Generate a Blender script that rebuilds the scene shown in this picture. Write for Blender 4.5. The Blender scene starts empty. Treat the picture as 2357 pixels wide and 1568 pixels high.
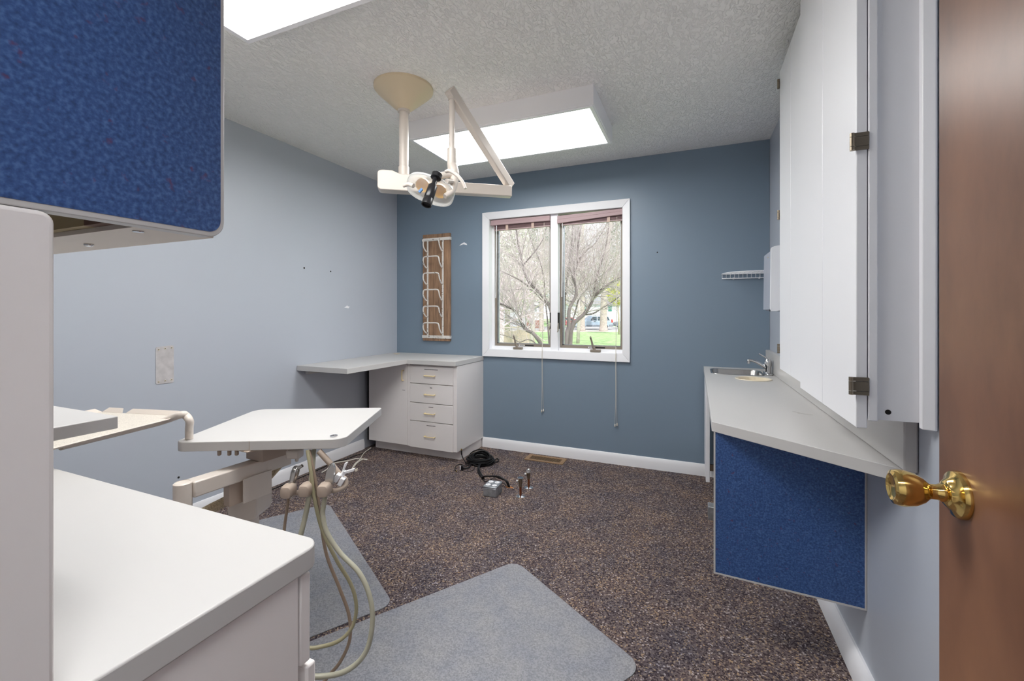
import bpy, bmesh, math, random
from mathutils import Vector, Matrix
random.seed(7)
SC = bpy.context.scene
COL = SC.collection
R = math.radians
V = Vector
YAW = 0.3979

# ------------------------------------------------------------------ object helpers
ORG = {}

def thing(name, label, cat, loc=(0, 0, 0), group=None, kind=None):
    o = bpy.data.objects.new(name, None)
    COL.objects.link(o)
    o.location = loc
    o.empty_display_size = 0.05
    ORG[o] = V(loc)
    tag(o, label, cat, group, kind)
    return o

def tag(o, label=None, cat=None, group=None, kind=None):
    if label: o['label'] = label
    if cat: o['category'] = cat
    if group: o['group'] = group
    if kind: o['kind'] = kind
    return o

def obj(name, bm, m, parent=None, bevel=0.0, smooth=None, label=None, seg=2, base=None):
    """link a bmesh whose vertices are in world coordinates as one mesh object"""
    bmesh.ops.recalc_face_normals(bm, faces=bm.faces)
    org = ORG[parent] if parent is not None else V(base or (0, 0, 0))
    for v in bm.verts:
        v.co -= org
    me = bpy.data.meshes.new(name)
    bm.to_mesh(me); bm.free()
    for mm in (m if isinstance(m, (list, tuple)) else [m]):
        me.materials.append(mm)
    o = bpy.data.objects.new(name, me)
    COL.objects.link(o)
    if parent is not None:
        o.parent = parent
        ORG[o] = org
    else:
        o.location = org
        ORG[o] = org
    if bevel:
        b = o.modifiers.new('bevel', 'BEVEL')
        b.width = bevel; b.segments = seg; b.limit_method = 'ANGLE'; b.angle_limit = R(40)
        b.use_clamp_overlap = True
    if smooth is not None or bevel:
        for p in me.polygons: p.use_smooth = True
        me.set_sharp_from_angle(angle=R(smooth if smooth else 40))
    if label: o['label'] = label
    return o

def struct(name, bm, m, parent=None, **k):
    o = obj(name, bm, m, parent, **k)
    if parent is None: o['kind'] = 'structure'
    return o

def copy_tree(o, parent=None, loc=None):
    c = o.copy(); COL.objects.link(c)
    ORG[c] = ORG.get(o, V())
    if parent is not None: c.parent = parent
    if loc is not None: c.location = loc
    for ch in list(o.children): copy_tree(ch, c)
    return c

# ------------------------------------------------------------------ shape helpers
def nb(): return bmesh.new()

def box(bm, x0, x1, y0, y1, z0, z1, mi=0):
    vs = [bm.verts.new((x, y, z)) for z in (z0, z1) for y in (y0, y1) for x in (x0, x1)]
    for f in ((0, 1, 3, 2), (4, 6, 7, 5), (0, 4, 5, 1), (2, 3, 7, 6), (0, 2, 6, 4), (1, 5, 7, 3)):
        bm.faces.new([vs[i] for i in f]).material_index = mi
    return bm

def obox(bm, c, ux, uy, uz, sx, sy, sz, mi=0):
    """oriented box: centre c, unit axes, full sizes"""
    c, ux, uy, uz = V(c), V(ux).normalized(), V(uy).normalized(), V(uz).normalized()
    vs = [bm.verts.new(c + ux*(a*sx/2) + uy*(b*sy/2) + uz*(d*sz/2)) for d in (-1, 1) for b in (-1, 1) for a in (-1, 1)]
    for f in ((0, 1, 3, 2), (4, 6, 7, 5), (0, 4, 5, 1), (2, 3, 7, 6), (0, 2, 6, 4), (1, 5, 7, 3)):
        bm.faces.new([vs[i] for i in f]).material_index = mi
    return bm

def bar(bm, a, b, w, h, up=(0, 0, 1), mi=0):
    a, b = V(a), V(b); d = (b - a).normalized()
    s = d.cross(V(up)).normalized(); u = s.cross(d).normalized()
    return obox(bm, (a + b)/2, d, s, u, (b - a).length, w, h, mi)

def rpoly(pts, rad, n=6):
    """2D polygon with rounded corners; rad number or list"""
    out = []; N = len(pts)
    for i in range(N):
        p = V(pts[i]); a = V(pts[i-1]); b = V(pts[(i+1) % N])
        r = rad[i] if isinstance(rad, (list, tuple)) else rad
        if r <= 0:
            out.append((p.x, p.y)); continue
        da = (a - p).normalized(); db = (b - p).normalized()
        ang = da.angle(db); t = r / math.tan(ang/2)
        c = p + (da + db).normalized() * (r / math.sin(ang/2))
        s = p + da*t; e = p + db*t
        a0 = math.atan2(s.y - c.y, s.x - c.x); a1 = math.atan2(e.y - c.y, e.x - c.x)
        d = a1 - a0
        while d > math.pi: d -= 2*math.pi
        while d < -math.pi: d += 2*math.pi
        for k in range(n + 1):
            q = a0 + d*k/n
            out.append((c.x + r*math.cos(q), c.y + r*math.sin(q)))
    return out

def prism(bm, pts, z0, z1, f=None, mi=0):
    """extrude a 2D polygon; f maps (u, v, w) to 3D"""
    f = f or (lambda u, v, w: (u, v, w))
    lo = [bm.verts.new(f(u, v, z0)) for u, v in pts]
    hi = [bm.verts.new(f(u, v, z1)) for u, v in pts]
    bm.faces.new(lo).material_index = mi; bm.faces.new(hi).material_index = mi
    n = len(pts)
    for i in range(n):
        bm.faces.new((lo[i], lo[(i+1) % n], hi[(i+1) % n], hi[i])).material_index = mi
    return bm

def holed(bm, outer, holes, z0, z1):
    loops = [outer] + holes
    for z in (z0, z1):
        es = []
        for L in loops:
            vs = [bm.verts.new((x, y, z)) for x, y in L]
            es += [bm.edges.new((vs[i], vs[(i+1) % len(vs)])) for i in range(len(vs))]
        bmesh.ops.triangle_fill(bm, edges=es, use_beauty=True, use_dissolve=True)
    for L in loops:
        n = len(L)
        for i in range(n):
            (x0, y0), (x1, y1) = L[i], L[(i+1) % n]
            bm.faces.new([bm.verts.new(p) for p in ((x0, y0, z0), (x1, y1, z0), (x1, y1, z1), (x0, y0, z1))])
    bmesh.ops.remove_doubles(bm, verts=bm.verts, dist=1e-5)
    return bm

def smooth_path(pts, n=6, closed=False):
    P = [V(p) for p in pts]; out = []
    N = len(P)
    rng = range(N) if closed else range(N - 1)
    for i in rng:
        p1, p2 = P[i], P[(i+1) % N]
        p0 = P[i-1] if (closed or i > 0) else p1*2 - p2
        p3 = P[(i+2) % N] if (closed or i + 2 < N) else p2*2 - p1
        for k in range(n):
            t = k/n
            out.append(0.5*((2*p1) + (p2 - p0)*t + (2*p0 - 5*p1 + 4*p2 - p3)*t*t + (3*p1 - p0 - 3*p2 + p3)*t**3))
    if not closed: out.append(P[-1])
    return out

def tube(bm, pts, r, n=8, closed=False, sm=0, caps=True, mi=0, flat=1.0):
    """sweep a circle along a path; r number or list"""
    if sm: 
        if isinstance(r, (list, tuple)):
            k = len(pts); rr = []
            for i in range(k - 1):
                for j in range(sm): rr.append(r[i] + (r[i+1] - r[i])*j/sm)
            rr.append(r[-1]); r = rr
        pts = smooth_path(pts, sm, closed)
    P = [V(p) for p in pts]; N = len(P)
    rs = r if isinstance(r, (list, tuple)) else [r]*N
    rings = []; prev = None
    for i in range(N):
        if closed: d = P[(i+1) % N] - P[i-1]
        else: d = P[min(i+1, N-1)] - P[max(i-1, 0)]
        if d.length < 1e-9: d = V((0, 0, 1))
        d.normalize()
        if prev is None:
            a = V((0, 0, 1)) if abs(d.z) < .9 else V((1, 0, 0))
            s = d.cross(a).normalized()
        else:
            s = (prev - d*prev.dot(d))
            s = s.normalized() if s.length > 1e-6 else d.orthogonal().normalized()
        prev = s; u = d.cross(s)
        rings.append([bm.verts.new(P[i] + s*(rs[i]*math.cos(2*math.pi*k/n)) + u*(rs[i]*flat*math.sin(2*math.pi*k/n))) for k in range(n)])
    for i in range(N if closed else N - 1):
        a, b = rings[i], rings[(i+1) % N]
        for k in range(n):
            f = bm.faces.new((a[k], a[(k+1) % n], b[(k+1) % n], b[k])); f.material_index = mi; f.smooth = True
    if caps and not closed:
        bm.faces.new(rings[0]).material_index = mi; bm.faces.new(rings[-1]).material_index = mi
    return bm

def lathe(bm, prof, c, axis=(0, 0, 1), n=32, mi=0, caps=True):
    """profile [(radius, height)...] turned about axis through c"""
    c = V(c); ax = V(axis).normalized(); s = ax.orthogonal().normalized(); u = ax.cross(s)
    rings = []
    for r, h in prof:
        rings.append([bm.verts.new(c + ax*h + (s*math.cos(2*math.pi*k/n) + u*math.sin(2*math.pi*k/n))*max(r, 1e-5)) for k in range(n)])
    for a, b in zip(rings, rings[1:]):
        for k in range(n):
            f = bm.faces.new((a[k], a[(k+1) % n], b[(k+1) % n], b[k])); f.material_index = mi; f.smooth = True
    if caps:
        bm.faces.new(rings[0]).material_index = mi; bm.faces.new(rings[-1]).material_index = mi
    return bm

def rrect(x0, x1, y0, y1, r, n=6): return rpoly([(x0, y0), (x1, y0), (x1, y1), (x0, y1)], r, n)

def loft(bm, loops, cap0=False, cap1=False, mi=0):
    rings = [[bm.verts.new(p) for p in L] for L in loops]
    n = len(rings[0])
    for a, b in zip(rings, rings[1:]):
        for k in range(n):
            f = bm.faces.new((a[k], a[(k+1) % n], b[(k+1) % n], b[k])); f.material_index = mi; f.smooth = True
    if cap0: bm.faces.new(rings[0]).material_index = mi
    if cap1: bm.faces.new(rings[-1]).material_index = mi
    return bm

# ------------------------------------------------------------------ materials
def srgb(c):
    f = lambda v: v/12.92 if v <= .04045 else ((v + .055)/1.055)**2.4
    return tuple(f(v/255) for v in c) + (1,)

def new_mat(name):
    m = bpy.data.materials.new(name); m.use_nodes = True
    nt = m.node_tree; return m, nt, nt.nodes['Principled BSDF']

def mat(name, c, rough=.5, metal=0.0, spec=.5, emit=None, es=0, bump=None, var=None, coat=0, trans=0):
    """c sRGB 0-255.  bump=(scale, strength, distance); var=(scale, amount, stretch) colour variation"""
    m, nt, p = new_mat(name); L = nt.links
    p.inputs['Base Color'].default_value = srgb(c)
    p.inputs['Roughness'].default_value = rough
    p.inputs['Metallic'].default_value = metal
    p.inputs['Specular IOR Level'].default_value = spec
    p.inputs['Coat Weight'].default_value = coat
    if trans: p.inputs['Transmission Weight'].default_value = trans
    if emit:
        p.inputs['Emission Color'].default_value = srgb(emit); p.inputs['Emission Strength'].default_value = es
    tc = nt.nodes.new('ShaderNodeTexCoord')
    if bump:
        n = nt.nodes.new('ShaderNodeTexNoise'); n.inputs['Scale'].default_value = bump[0]; n.inputs['Detail'].default_value = 6
        b = nt.nodes.new('ShaderNodeBump'); b.inputs['Strength'].default_value = bump[1]; b.inputs['Distance'].default_value = bump[2]
        L.new(tc.outputs['Object'], n.inputs['Vector']); L.new(n.outputs['Fac'], b.inputs['Height']); L.new(b.outputs['Normal'], p.inputs['Normal'])
    if var:
        mp = nt.nodes.new('ShaderNodeMapping'); mp.inputs['Scale'].default_value = var[2] if len(var) > 2 else (1, 1, 1)
        n = nt.nodes.new('ShaderNodeTexNoise'); n.inputs['Scale'].default_value = var[0]; n.inputs['Detail'].default_value = 8
        r = nt.nodes.new('ShaderNodeValToRGB')
        base = srgb(c); a = var[1]
        r.color_ramp.elements[0].position = .3; r.color_ramp.elements[1].position = .7
        r.color_ramp.elements[0].color = tuple(v*(1 - a) for v in base[:3]) + (1,)
        r.color_ramp.elements[1].color = tuple(min(1, v*(1 + a)) for v in base[:3]) + (1,)
        L.new(tc.outputs['Object'], mp.inputs['Vector']); L.new(mp.outputs['Vector'], n.inputs['Vector'])
        L.new(n.outputs['Fac'], r.inputs['Fac']); L.new(r.outputs['Color'], p.inputs['Base Color'])
    return m

def ramp(nt, stops, interp='LINEAR'):
    r = nt.nodes.new('ShaderNodeValToRGB'); cr = r.color_ramp; cr.interpolation = interp
    while len(cr.elements) < len(stops): cr.elements.new(.5)
    for e, (p, c) in zip(cr.elements, stops):
        e.position = p; e.color = srgb(c)
    return r

def carpet_mat():
    m, nt, p = new_mat('loop carpet'); L = nt.links
    tc = nt.nodes.new('ShaderNodeTexCoord')
    vo = nt.nodes.new('ShaderNodeTexVoronoi'); vo.inputs['Scale'].default_value = 185
    L.new(tc.outputs['Object'], vo.inputs['Vector'])
    sep = nt.nodes.new('ShaderNodeSeparateColor'); L.new(vo.outputs['Color'], sep.inputs['Color'])
    r = ramp(nt, [(0, (72, 64, 70)), (.22, (104, 95, 99)), (.5, (126, 118, 119)), (.76, (150, 139, 132)), (.88, (184, 164, 138)), (.95, (198, 192, 192))], 'CONSTANT')
    L.new(sep.outputs['Red'], r.inputs['Fac'])
    n2 = nt.nodes.new('ShaderNodeTexNoise'); n2.inputs['Scale'].default_value = 5; n2.inputs['Detail'].default_value = 5
    L.new(tc.outputs['Object'], n2.inputs['Vector'])
    r2 = ramp(nt, [(.3, (196, 196, 204)), (.7, (240, 226, 214))])
    L.new(n2.outputs['Fac'], r2.inputs['Fac'])
    mx = nt.nodes.new('ShaderNodeMix'); mx.data_type = 'RGBA'; mx.blend_type = 'MULTIPLY'; mx.inputs['Factor'].default_value = 1
    L.new(r.outputs['Color'], mx.inputs['A']); L.new(r2.outputs['Color'], mx.inputs['B'])
    L.new(mx.outputs['Result'], p.inputs['Base Color'])
    p.inputs['Roughness'].default_value = .95; p.inputs['Specular IOR Level'].default_value = .1
    b = nt.nodes.new('ShaderNodeBump'); b.inputs['Strength'].default_value = .7; b.inputs['Distance'].default_value = .004
    L.new(vo.outputs['Distance'], b.inputs['Height']); L.new(b.outputs['Normal'], p.inputs['Normal'])
    return m

def ceiling_mat():
    m, nt, p = new_mat('knockdown ceiling plaster'); L = nt.links
    p.inputs['Base Color'].default_value = srgb((248, 246, 243)); p.inputs['Roughness'].default_value = .9
    tc = nt.nodes.new('ShaderNodeTexCoord')
    mp = nt.nodes.new('ShaderNodeMapping'); mp.inputs['Scale'].default_value = (1.0, .55, 1); mp.inputs['Rotation'].default_value = (0, 0, .6)
    n = nt.nodes.new('ShaderNodeTexNoise'); n.inputs['Scale'].default_value = 52; n.inputs['Detail'].default_value = 3; n.inputs['Distortion'].default_value = 1.2
    r = nt.nodes.new('ShaderNodeValToRGB'); r.color_ramp.elements[0].position = .46; r.color_ramp.elements[1].position = .58
    b = nt.nodes.new('ShaderNodeBump'); b.inputs['Strength'].default_value = .75; b.inputs['Distance'].default_value = .006
    L.new(tc.outputs['Object'], mp.inputs['Vector']); L.new(mp.outputs['Vector'], n.inputs['Vector'])
    L.new(n.outputs['Fac'], r.inputs['Fac']); L.new(r.outputs['Color'], b.inputs['Height']); L.new(b.outputs['Normal'], p.inputs['Normal'])
    return m

def blue_mat():
    m, nt, p = new_mat('blue flecked laminate'); L = nt.links
    tc = nt.nodes.new('ShaderNodeTexCoord')
    n = nt.nodes.new('ShaderNodeTexNoise'); n.inputs['Scale'].default_value = 190; n.inputs['Detail'].default_value = 5
    r = ramp(nt, [(.3, (42, 70, 116)), (.5, (56, 88, 142)), (.7, (80, 114, 168))])
    n3 = nt.nodes.new('ShaderNodeTexNoise'); n3.inputs['Scale'].default_value = 75; n3.inputs['Detail'].default_value = 3
    r3 = nt.nodes.new('ShaderNodeValToRGB'); r3.color_ramp.elements[0].position = .66; r3.color_ramp.elements[1].position = .78
    mx = nt.nodes.new('ShaderNodeMix'); mx.data_type = 'RGBA'
    for q in (n, n3): L.new(tc.outputs['Object'], q.inputs['Vector'])
    L.new(n.outputs['Fac'], r.inputs['Fac']); L.new(n3.outputs['Fac'], r3.inputs['Fac'])
    L.new(r3.outputs['Color'], mx.inputs['Factor']); L.new(r.outputs['Color'], mx.inputs['A']); mx.inputs['B'].default_value = srgb((92, 58, 92))
    L.new(mx.outputs['Result'], p.inputs['Base Color'])
    p.inputs['Roughness'].default_value = .38
    return m

def wood_mat(name, c0, c1, scale=(3, 3, .35), rough=.3, bump=0.0, wave=6):
    m, nt, p = new_mat(name); L = nt.links
    tc = nt.nodes.new('ShaderNodeTexCoord')
    mp = nt.nodes.new('ShaderNodeMapping'); mp.inputs['Scale'].default_value = scale
    n = nt.nodes.new('ShaderNodeTexNoise'); n.inputs['Scale'].default_value = wave; n.inputs['Detail'].default_value = 9; n.inputs['Roughness'].default_value = .62
    r = ramp(nt, [(.28, c0), (.72, c1)])
    L.new(tc.outputs['Object'], mp.inputs['Vector']); L.new(mp.outputs['Vector'], n.inputs['Vector'])
    L.new(n.outputs['Fac'], r.inputs['Fac']); L.new(r.outputs['Color'], p.inputs['Base Color'])
    p.inputs['Roughness'].default_value = rough
    if bump:
        b = nt.nodes.new('ShaderNodeBump'); b.inputs['Strength'].default_value = bump; b.inputs['Distance'].default_value = .003
        L.new(n.outputs['Fac'], b.inputs['Height']); L.new(b.outputs['Normal'], p.inputs['Normal'])
    return m

def clear_mat(name, c, alpha, rough=.05, extra=None):
    """thin clear sheet: mostly lets light straight through, with a coloured gloss"""
    m = bpy.data.materials.new(name); m.use_nodes = True; nt = m.node_tree; nt.nodes.clear(); L = nt.links
    o = nt.nodes.new('ShaderNodeOutputMaterial'); mx = nt.nodes.new('ShaderNodeMixShader')
    t = nt.nodes.new('ShaderNodeBsdfTransparent'); p = nt.nodes.new('ShaderNodeBsdfPrincipled')
    p.inputs['Base Color'].default_value = srgb(c); p.inputs['Roughness'].default_value = rough
    mx.inputs[0].default_value = alpha
    L.new(t.outputs[0], mx.inputs[1]); L.new(p.outputs[0], mx.inputs[2]); L.new(mx.outputs[0], o.inputs['Surface'])
    return m

def pane_mat():
    m = bpy.data.materials.new('window glass'); m.use_nodes = True; nt = m.node_tree; nt.nodes.clear(); L = nt.links
    o = nt.nodes.new('ShaderNodeOutputMaterial'); mx = nt.nodes.new('ShaderNodeMixShader')
    t = nt.nodes.new('ShaderNodeBsdfTransparent'); g = nt.nodes.new('ShaderNodeBsdfGlossy'); g.inputs['Roughness'].default_value = .01
    mx.inputs[0].default_value = 0
    L.new(t.outputs[0], mx.inputs[1]); L.new(g.outputs[0], mx.inputs[2]); L.new(mx.outputs[0], o.inputs['Surface'])
    return m

def chipped_mat():
    m, nt, p = new_mat('chipped white paint'); L = nt.links
    tc = nt.nodes.new('ShaderNodeTexCoord')
    n = nt.nodes.new('ShaderNodeTexNoise'); n.inputs['Scale'].default_value = 60; n.inputs['Detail'].default_value = 4
    r = ramp(nt, [(.0, (226, 222, 216)), (.61, (226, 222, 216)), (.66, (84, 70, 62))])
    L.new(tc.outputs['Object'], n.inputs['Vector']); L.new(n.outputs['Fac'], r.inputs['Fac']); L.new(r.outputs['Color'], p.inputs['Base Color'])
    p.inputs['Roughness'].default_value = .6
    return m

def mat_mat():
    """vinyl floor mat: hazy grey sheet, the carpet shows faintly through it"""
    m = bpy.data.materials.new('hazy vinyl mat'); m.use_nodes = True; nt = m.node_tree; nt.nodes.clear(); L = nt.links
    o = nt.nodes.new('ShaderNodeOutputMaterial'); mx = nt.nodes.new('ShaderNodeMixShader')
    t = nt.nodes.new('ShaderNodeBsdfTransparent'); p = nt.nodes.new('ShaderNodeBsdfPrincipled')
    tc = nt.nodes.new('ShaderNodeTexCoord')
    n = nt.nodes.new('ShaderNodeTexNoise'); n.inputs['Scale'].default_value = 9; n.inputs['Detail'].default_value = 6
    r = ramp(nt, [(.3, (160, 162, 172)), (.7, (176, 175, 178))])
    L.new(tc.outputs['Object'], n.inputs['Vector']); L.new(n.outputs['Fac'], r.inputs['Fac']); L.new(r.outputs['Color'], p.inputs['Base Color'])
    vo = nt.nodes.new('ShaderNodeTexVoronoi'); vo.inputs['Scale'].default_value = 210
    sp = nt.nodes.new('ShaderNodeSeparateColor'); r2 = ramp(nt, [(.1, (214, 214, 216)), (.9, (255, 255, 255))])
    ml = nt.nodes.new('ShaderNodeMix'); ml.data_type = 'RGBA'; ml.blend_type = 'MULTIPLY'; ml.inputs['Factor'].default_value = 1
    L.new(tc.outputs['Object'], vo.inputs['Vector']); L.new(vo.outputs['Color'], sp.inputs['Color']); L.new(sp.outputs['Red'], r2.inputs['Fac'])
    L.new(r.outputs['Color'], ml.inputs['A']); L.new(r2.outputs['Color'], ml.inputs['B']); L.new(ml.outputs['Result'], p.inputs['Base Color'])
    p.inputs['Roughness'].default_value = .42; p.inputs['Specular IOR Level'].default_value = .5
    mx.inputs[0].default_value = .68
    L.new(t.outputs[0], mx.inputs[1]); L.new(p.outputs[0], mx.inputs[2]); L.new(mx.outputs[0], o.inputs['Surface'])
    return m

def diffuser_mat(k=1):
    m, nt, p = new_mat('lit prismatic diffuser'); L = nt.links
    p.inputs['Base Color'].default_value = (.8, .8, .78, 1); p.inputs['Roughness'].default_value = .4
    p.inputs['Emission Color'].default_value = srgb((252, 252, 251)); p.inputs['Emission Strength'].default_value = LAMP*k
    return m

LAMP = 7.5
M = {}
M['paint_light'] = mat('pale blue grey paint', (184, 190, 200), .42, bump=(220, .08, .001))
M['paint_slate'] = mat('slate blue paint', (122, 139, 155), .38, bump=(220, .08, .001))
M['ceiling'] = ceiling_mat()
M['carpet'] = carpet_mat()
M['trim'] = mat('white trim paint', (238, 238, 241), .35)
M['laminate'] = mat('white laminate', (198, 196, 194), .36)
M['cabinet'] = mat('warm grey white cabinet laminate', (234, 229, 227), .42)
M['almond'] = mat('almond laminate', (216, 206, 196), .45)
M['blue'] = blue_mat()
M['door'] = wood_mat('stained door veneer', (88, 58, 42), (138, 97, 72), (1.2, 1.2, .5), .34, wave=4)
M['board'] = wood_mat('rustic plank wood', (112, 88, 72), (178, 142, 112), (9, 2, .9), .75, .4, wave=5)
M['chip'] = chipped_mat()
M['beige'] = mat('beige enamel', (212, 203, 194), .3)
M['tan'] = mat('tan plastic', (220, 203, 173), .38)
M['tan_dark'] = mat('taupe plastic', (176, 160, 146), .4)
M['hose'] = mat('olive rubber hose', (150, 144, 116), .42)
M['hose_brown'] = mat('brown rubber hose', (140, 122, 106), .42)
M['hose_pale'] = mat('pale sage hose', (166, 164, 146), .42)
M['braid'] = mat('tan braided sleeve', (186, 170, 142), .7, var=(260, .35, (1, 1, 1)))
M['chrome'] = mat('chrome', (214, 214, 216), .1, 1)
M['steel'] = mat('brushed stainless', (178, 176, 174), .26, 1)
M['nickel'] = mat('aged nickel', (150, 138, 122), .32, 1)
M['brass'] = mat('polished brass', (226, 192, 118), .12, 1)
M['bronze'] = mat('bronze painted metal', (136, 126, 114), .4)
M['pull'] = mat('cream brass pull', (226, 206, 160), .35)
M['black'] = mat('black plastic', (24, 24, 27), .32)
M['blackrub'] = mat('black rubber cable', (16, 16, 18), .45)
M['dark'] = mat('dark gap', (28, 25, 24), .9)
M['white'] = mat('white plastic', (240, 240, 243), .3)
M['cream'] = mat('cream plastic', (226, 216, 196), .35)
M['mauve'] = mat('mauve blind vinyl', (178, 152, 154), .5)
M['mauve_dark'] = mat('dusky mauve slats', (150, 118, 122), .5)
M['tape'] = mat('pinkish tan tape', (206, 180, 166), .6)
M['cordw'] = mat('white cord', (224, 218, 206), .6)
M['galv'] = mat('galvanised steel', (168, 172, 176), .38, .7, var=(40, .2))
M['rust'] = mat('rusty copper pipe', (122, 66, 38), .5, .5)
M['ochre'] = mat('ochre register metal', (150, 118, 84), .45, .3)
M['plate'] = mat('worn grey plate', (194, 190, 190), .5, var=(30, .12))
M['pane'] = pane_mat()
M['matv'] = mat_mat()
M['diff'] = diffuser_mat(); M['diff_fill'] = diffuser_mat(2.1); M['diff_near'] = diffuser_mat(1.25)
M['clear'] = clear_mat('clear plastic shield', (240, 242, 242), .30, .06); M['clear_rim'] = clear_mat('clear plastic rim', (240, 242, 242), .62, .08)
M['milky'] = clear_mat('milky clear acrylic', (206, 210, 222), .72, .2)
M['yellow'] = mat('amber reflector', (236, 190, 84), .3)
M['brownwood'] = mat('brown particle board', (92, 62, 48), .7)
M['olivewood'] = mat('olive stained rail', (146, 128, 92), .6)
M['mesh'] = mat('pale perforated tray', (206, 199, 188), .5, var=(420, .22))
M['hall'] = mat('hall paint', (238, 236, 232), .6)

# ------------------------------------------------------------------ the room
XL, YB, HC = -2.725, 3.535, 2.44
def XR(y): return .490 + .0095*(3.535 - y)
YN = .03
struct('floor', box(nb(), -2.9, .70, -1.7, 3.70, -.12, 0), M['carpet'])
struct('ceiling', box(nb(), -2.9, .70, -1.7, 3.70, HC, HC + .12), M['ceiling'])
struct('wall_left', box(nb(), -2.85, XL, -1.7, 3.69, 0, HC), M['paint_light'])
struct('wall_right', prism(nb(), [(XR(-1.7), -1.7), (XR(3.69), 3.69), (.68, 3.69), (.68, -1.7)], 0, HC), M['paint_light'])
bm = nb()
wx0, wx1, wz0, wz1 = -1.722, -.518, .872, 2.066
box(bm, -2.725, wx0, YB, 3.69, 0, HC); box(bm, wx1, .489, YB, 3.69, 0, HC)
box(bm, wx0, wx1, YB, 3.69, 0, wz0); box(bm, wx0, wx1, YB, 3.69, wz1, HC)
wb = struct('wall_back', bm, M['paint_slate'])
bm = nb()
box(bm, -2.725, -.44, -.09, YN, 0, HC); box(bm, .405, .52, -.09, YN, 0, HC); box(bm, -.44, .405, -.09, YN, 2.06, HC)
struct('wall_near', bm, M['paint_light'])
struct('wall_hall', box(nb(), -2.725, .54, -1.7, -1.58, 0, HC), M['hall'])

def base_prof(t, h): return [(0, 0), (t, 0), (t, h*.62), (t*.55, h*.93), (t*.3, h), (0, h)]
bm = nb(); prism(bm, base_prof(.014, .088), -1.772, .487, lambda u, v, w: (w, YB - u, v)); struct('baseboard_back', bm, M['trim'], smooth=30)
bm = nb(); prism(bm, base_prof(.014, .088), YN, 3.06, lambda u, v, w: (XL + u, w, v)); struct('baseboard_left', bm, M['trim'], smooth=30)
bm = nb(); prism(bm, base_prof(.026, .088), .92, 3.50, lambda u, v, w: (XR(w) - u, w, v)); struct('baseboard_right', bm, M['trim'], smooth=30)

# small scars on the painted walls
def blob(bm, c, ax, pts, t=.0015):
    c = V(c)
    if ax == 'X': prism(bm, pts, 0, t, lambda u, v, w: (c.x + w, c.y + u, c.z + v))
    else: prism(bm, pts, 0, t, lambda u, v, w: (c.x + u, c.y - w, c.z + v))
    return bm
wl = bpy.data.objects['wall_left']
disc = lambda r: [(r*math.cos(2*math.pi*k/10), r*math.sin(2*math.pi*k/10)) for k in range(10)]
for p, r in (((-2.725, 2.422, 1.552), .007), ((-2.725, 2.682, 1.549), .006), ((-2.725, 1.554, 0.27), .006)):
    obj('screw_hole', blob(nb(), p, 'X', disc(r)), M['dark'], wl)
obj('paint_chip', blob(nb(), (-2.725, 2.859, 1.262), 'X', [(-.03, -.006), (.02, -.012), (.032, .004), (.012, .006), (.004, .014), (-.01, .004)]), M['trim'], wl)
obj('paint_chip', blob(nb(), (-1.972, 3.535, 1.849), 'Y', [(-.045, -.012), (-.002, -.002), (.038, -.012), (.03, .004), (.006, .016), (-.02, .006)]), M['trim'], wb)
obj('screw_hole', blob(nb(), (-0.266, 3.535, 1.681), 'Y', disc(.005)), M['dark'], wb)

# ------------------------------------------------------------------ the window
win = thing('window_1', 'white framed double casement window in the slate wall', 'window', (-1.12, YB, .82), kind='structure')
bm = nb()
ox0, ox1, oz0, oz1 = -1.771, -.470, .821, 2.116
ix0, ix1, iz0, iz1 = -1.706, -.530, .889, 2.052
def mitre(bm, o, i, y0, yo, yi):
    """mitred casing: outer rect o, inner rect i, back plane y0, front depth yo at the outer edge and yi at the inner"""
    O = [(o[0], o[2]), (o[1], o[2]), (o[1], o[3]), (o[0], o[3])]; I = [(i[0], i[2]), (i[1], i[2]), (i[1], i[3]), (i[0], i[3])]
    for k in range(4):
        q = (k+1) % 4
        pts = [(O[k], yo), (O[q], yo), (I[q], yi), (I[k], yi)]
        f = [bm.verts.new((p[0], y, p[1])) for p, y in pts]; b = [bm.verts.new((p[0], y0, p[1])) for p, y in pts]
        bm.faces.new(f); bm.faces.new(b)
        for a in range(4): bm.faces.new((f[a], f[(a+1) % 4], b[(a+1) % 4], b[a]))
mitre(bm, (ox0, ox1, oz0, oz1), (ix0, ix1, iz0, iz1), YB + .0, YB - .02, YB - .012)
obj('casing', bm, M['trim'], win, bevel=.003)
bm = nb()
for a, b_ in (((ix0 - .018, ix0), (iz0 - .02, iz1 + .016)), ((ix1, ix1 + .016), (iz0 - .02, iz1 + .016))):
    box(bm, a[0], a[1], YB, YB + .15, b_[0], b_[1])
box(bm, ix0, ix1, YB, YB + .15, iz0 - .018, iz0); box(bm, ix0, ix1, YB, YB + .15, iz1, iz1 + .016)
obj('jamb_lining', bm, M['trim'], win)
obj('mullion', box(nb(), -1.139, -1.071, YB + .025, YB + .14, iz0, iz1), M['trim'], win, bevel=.002)
bm = nb()
for sx in ((ix0, ix0 + .022), (-1.139 - .004, -1.139), (-1.071, -1.071 + .004), (ix1 - .006, ix1)):
    box(bm, sx[0], sx[1], YB + .06, YB + .13, iz0, iz1)
box(bm, ix0, ix1, YB + .055, YB + .13, iz0, iz0 + .024)
obj('stop_bead', bm, M['trim'], win)
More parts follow.
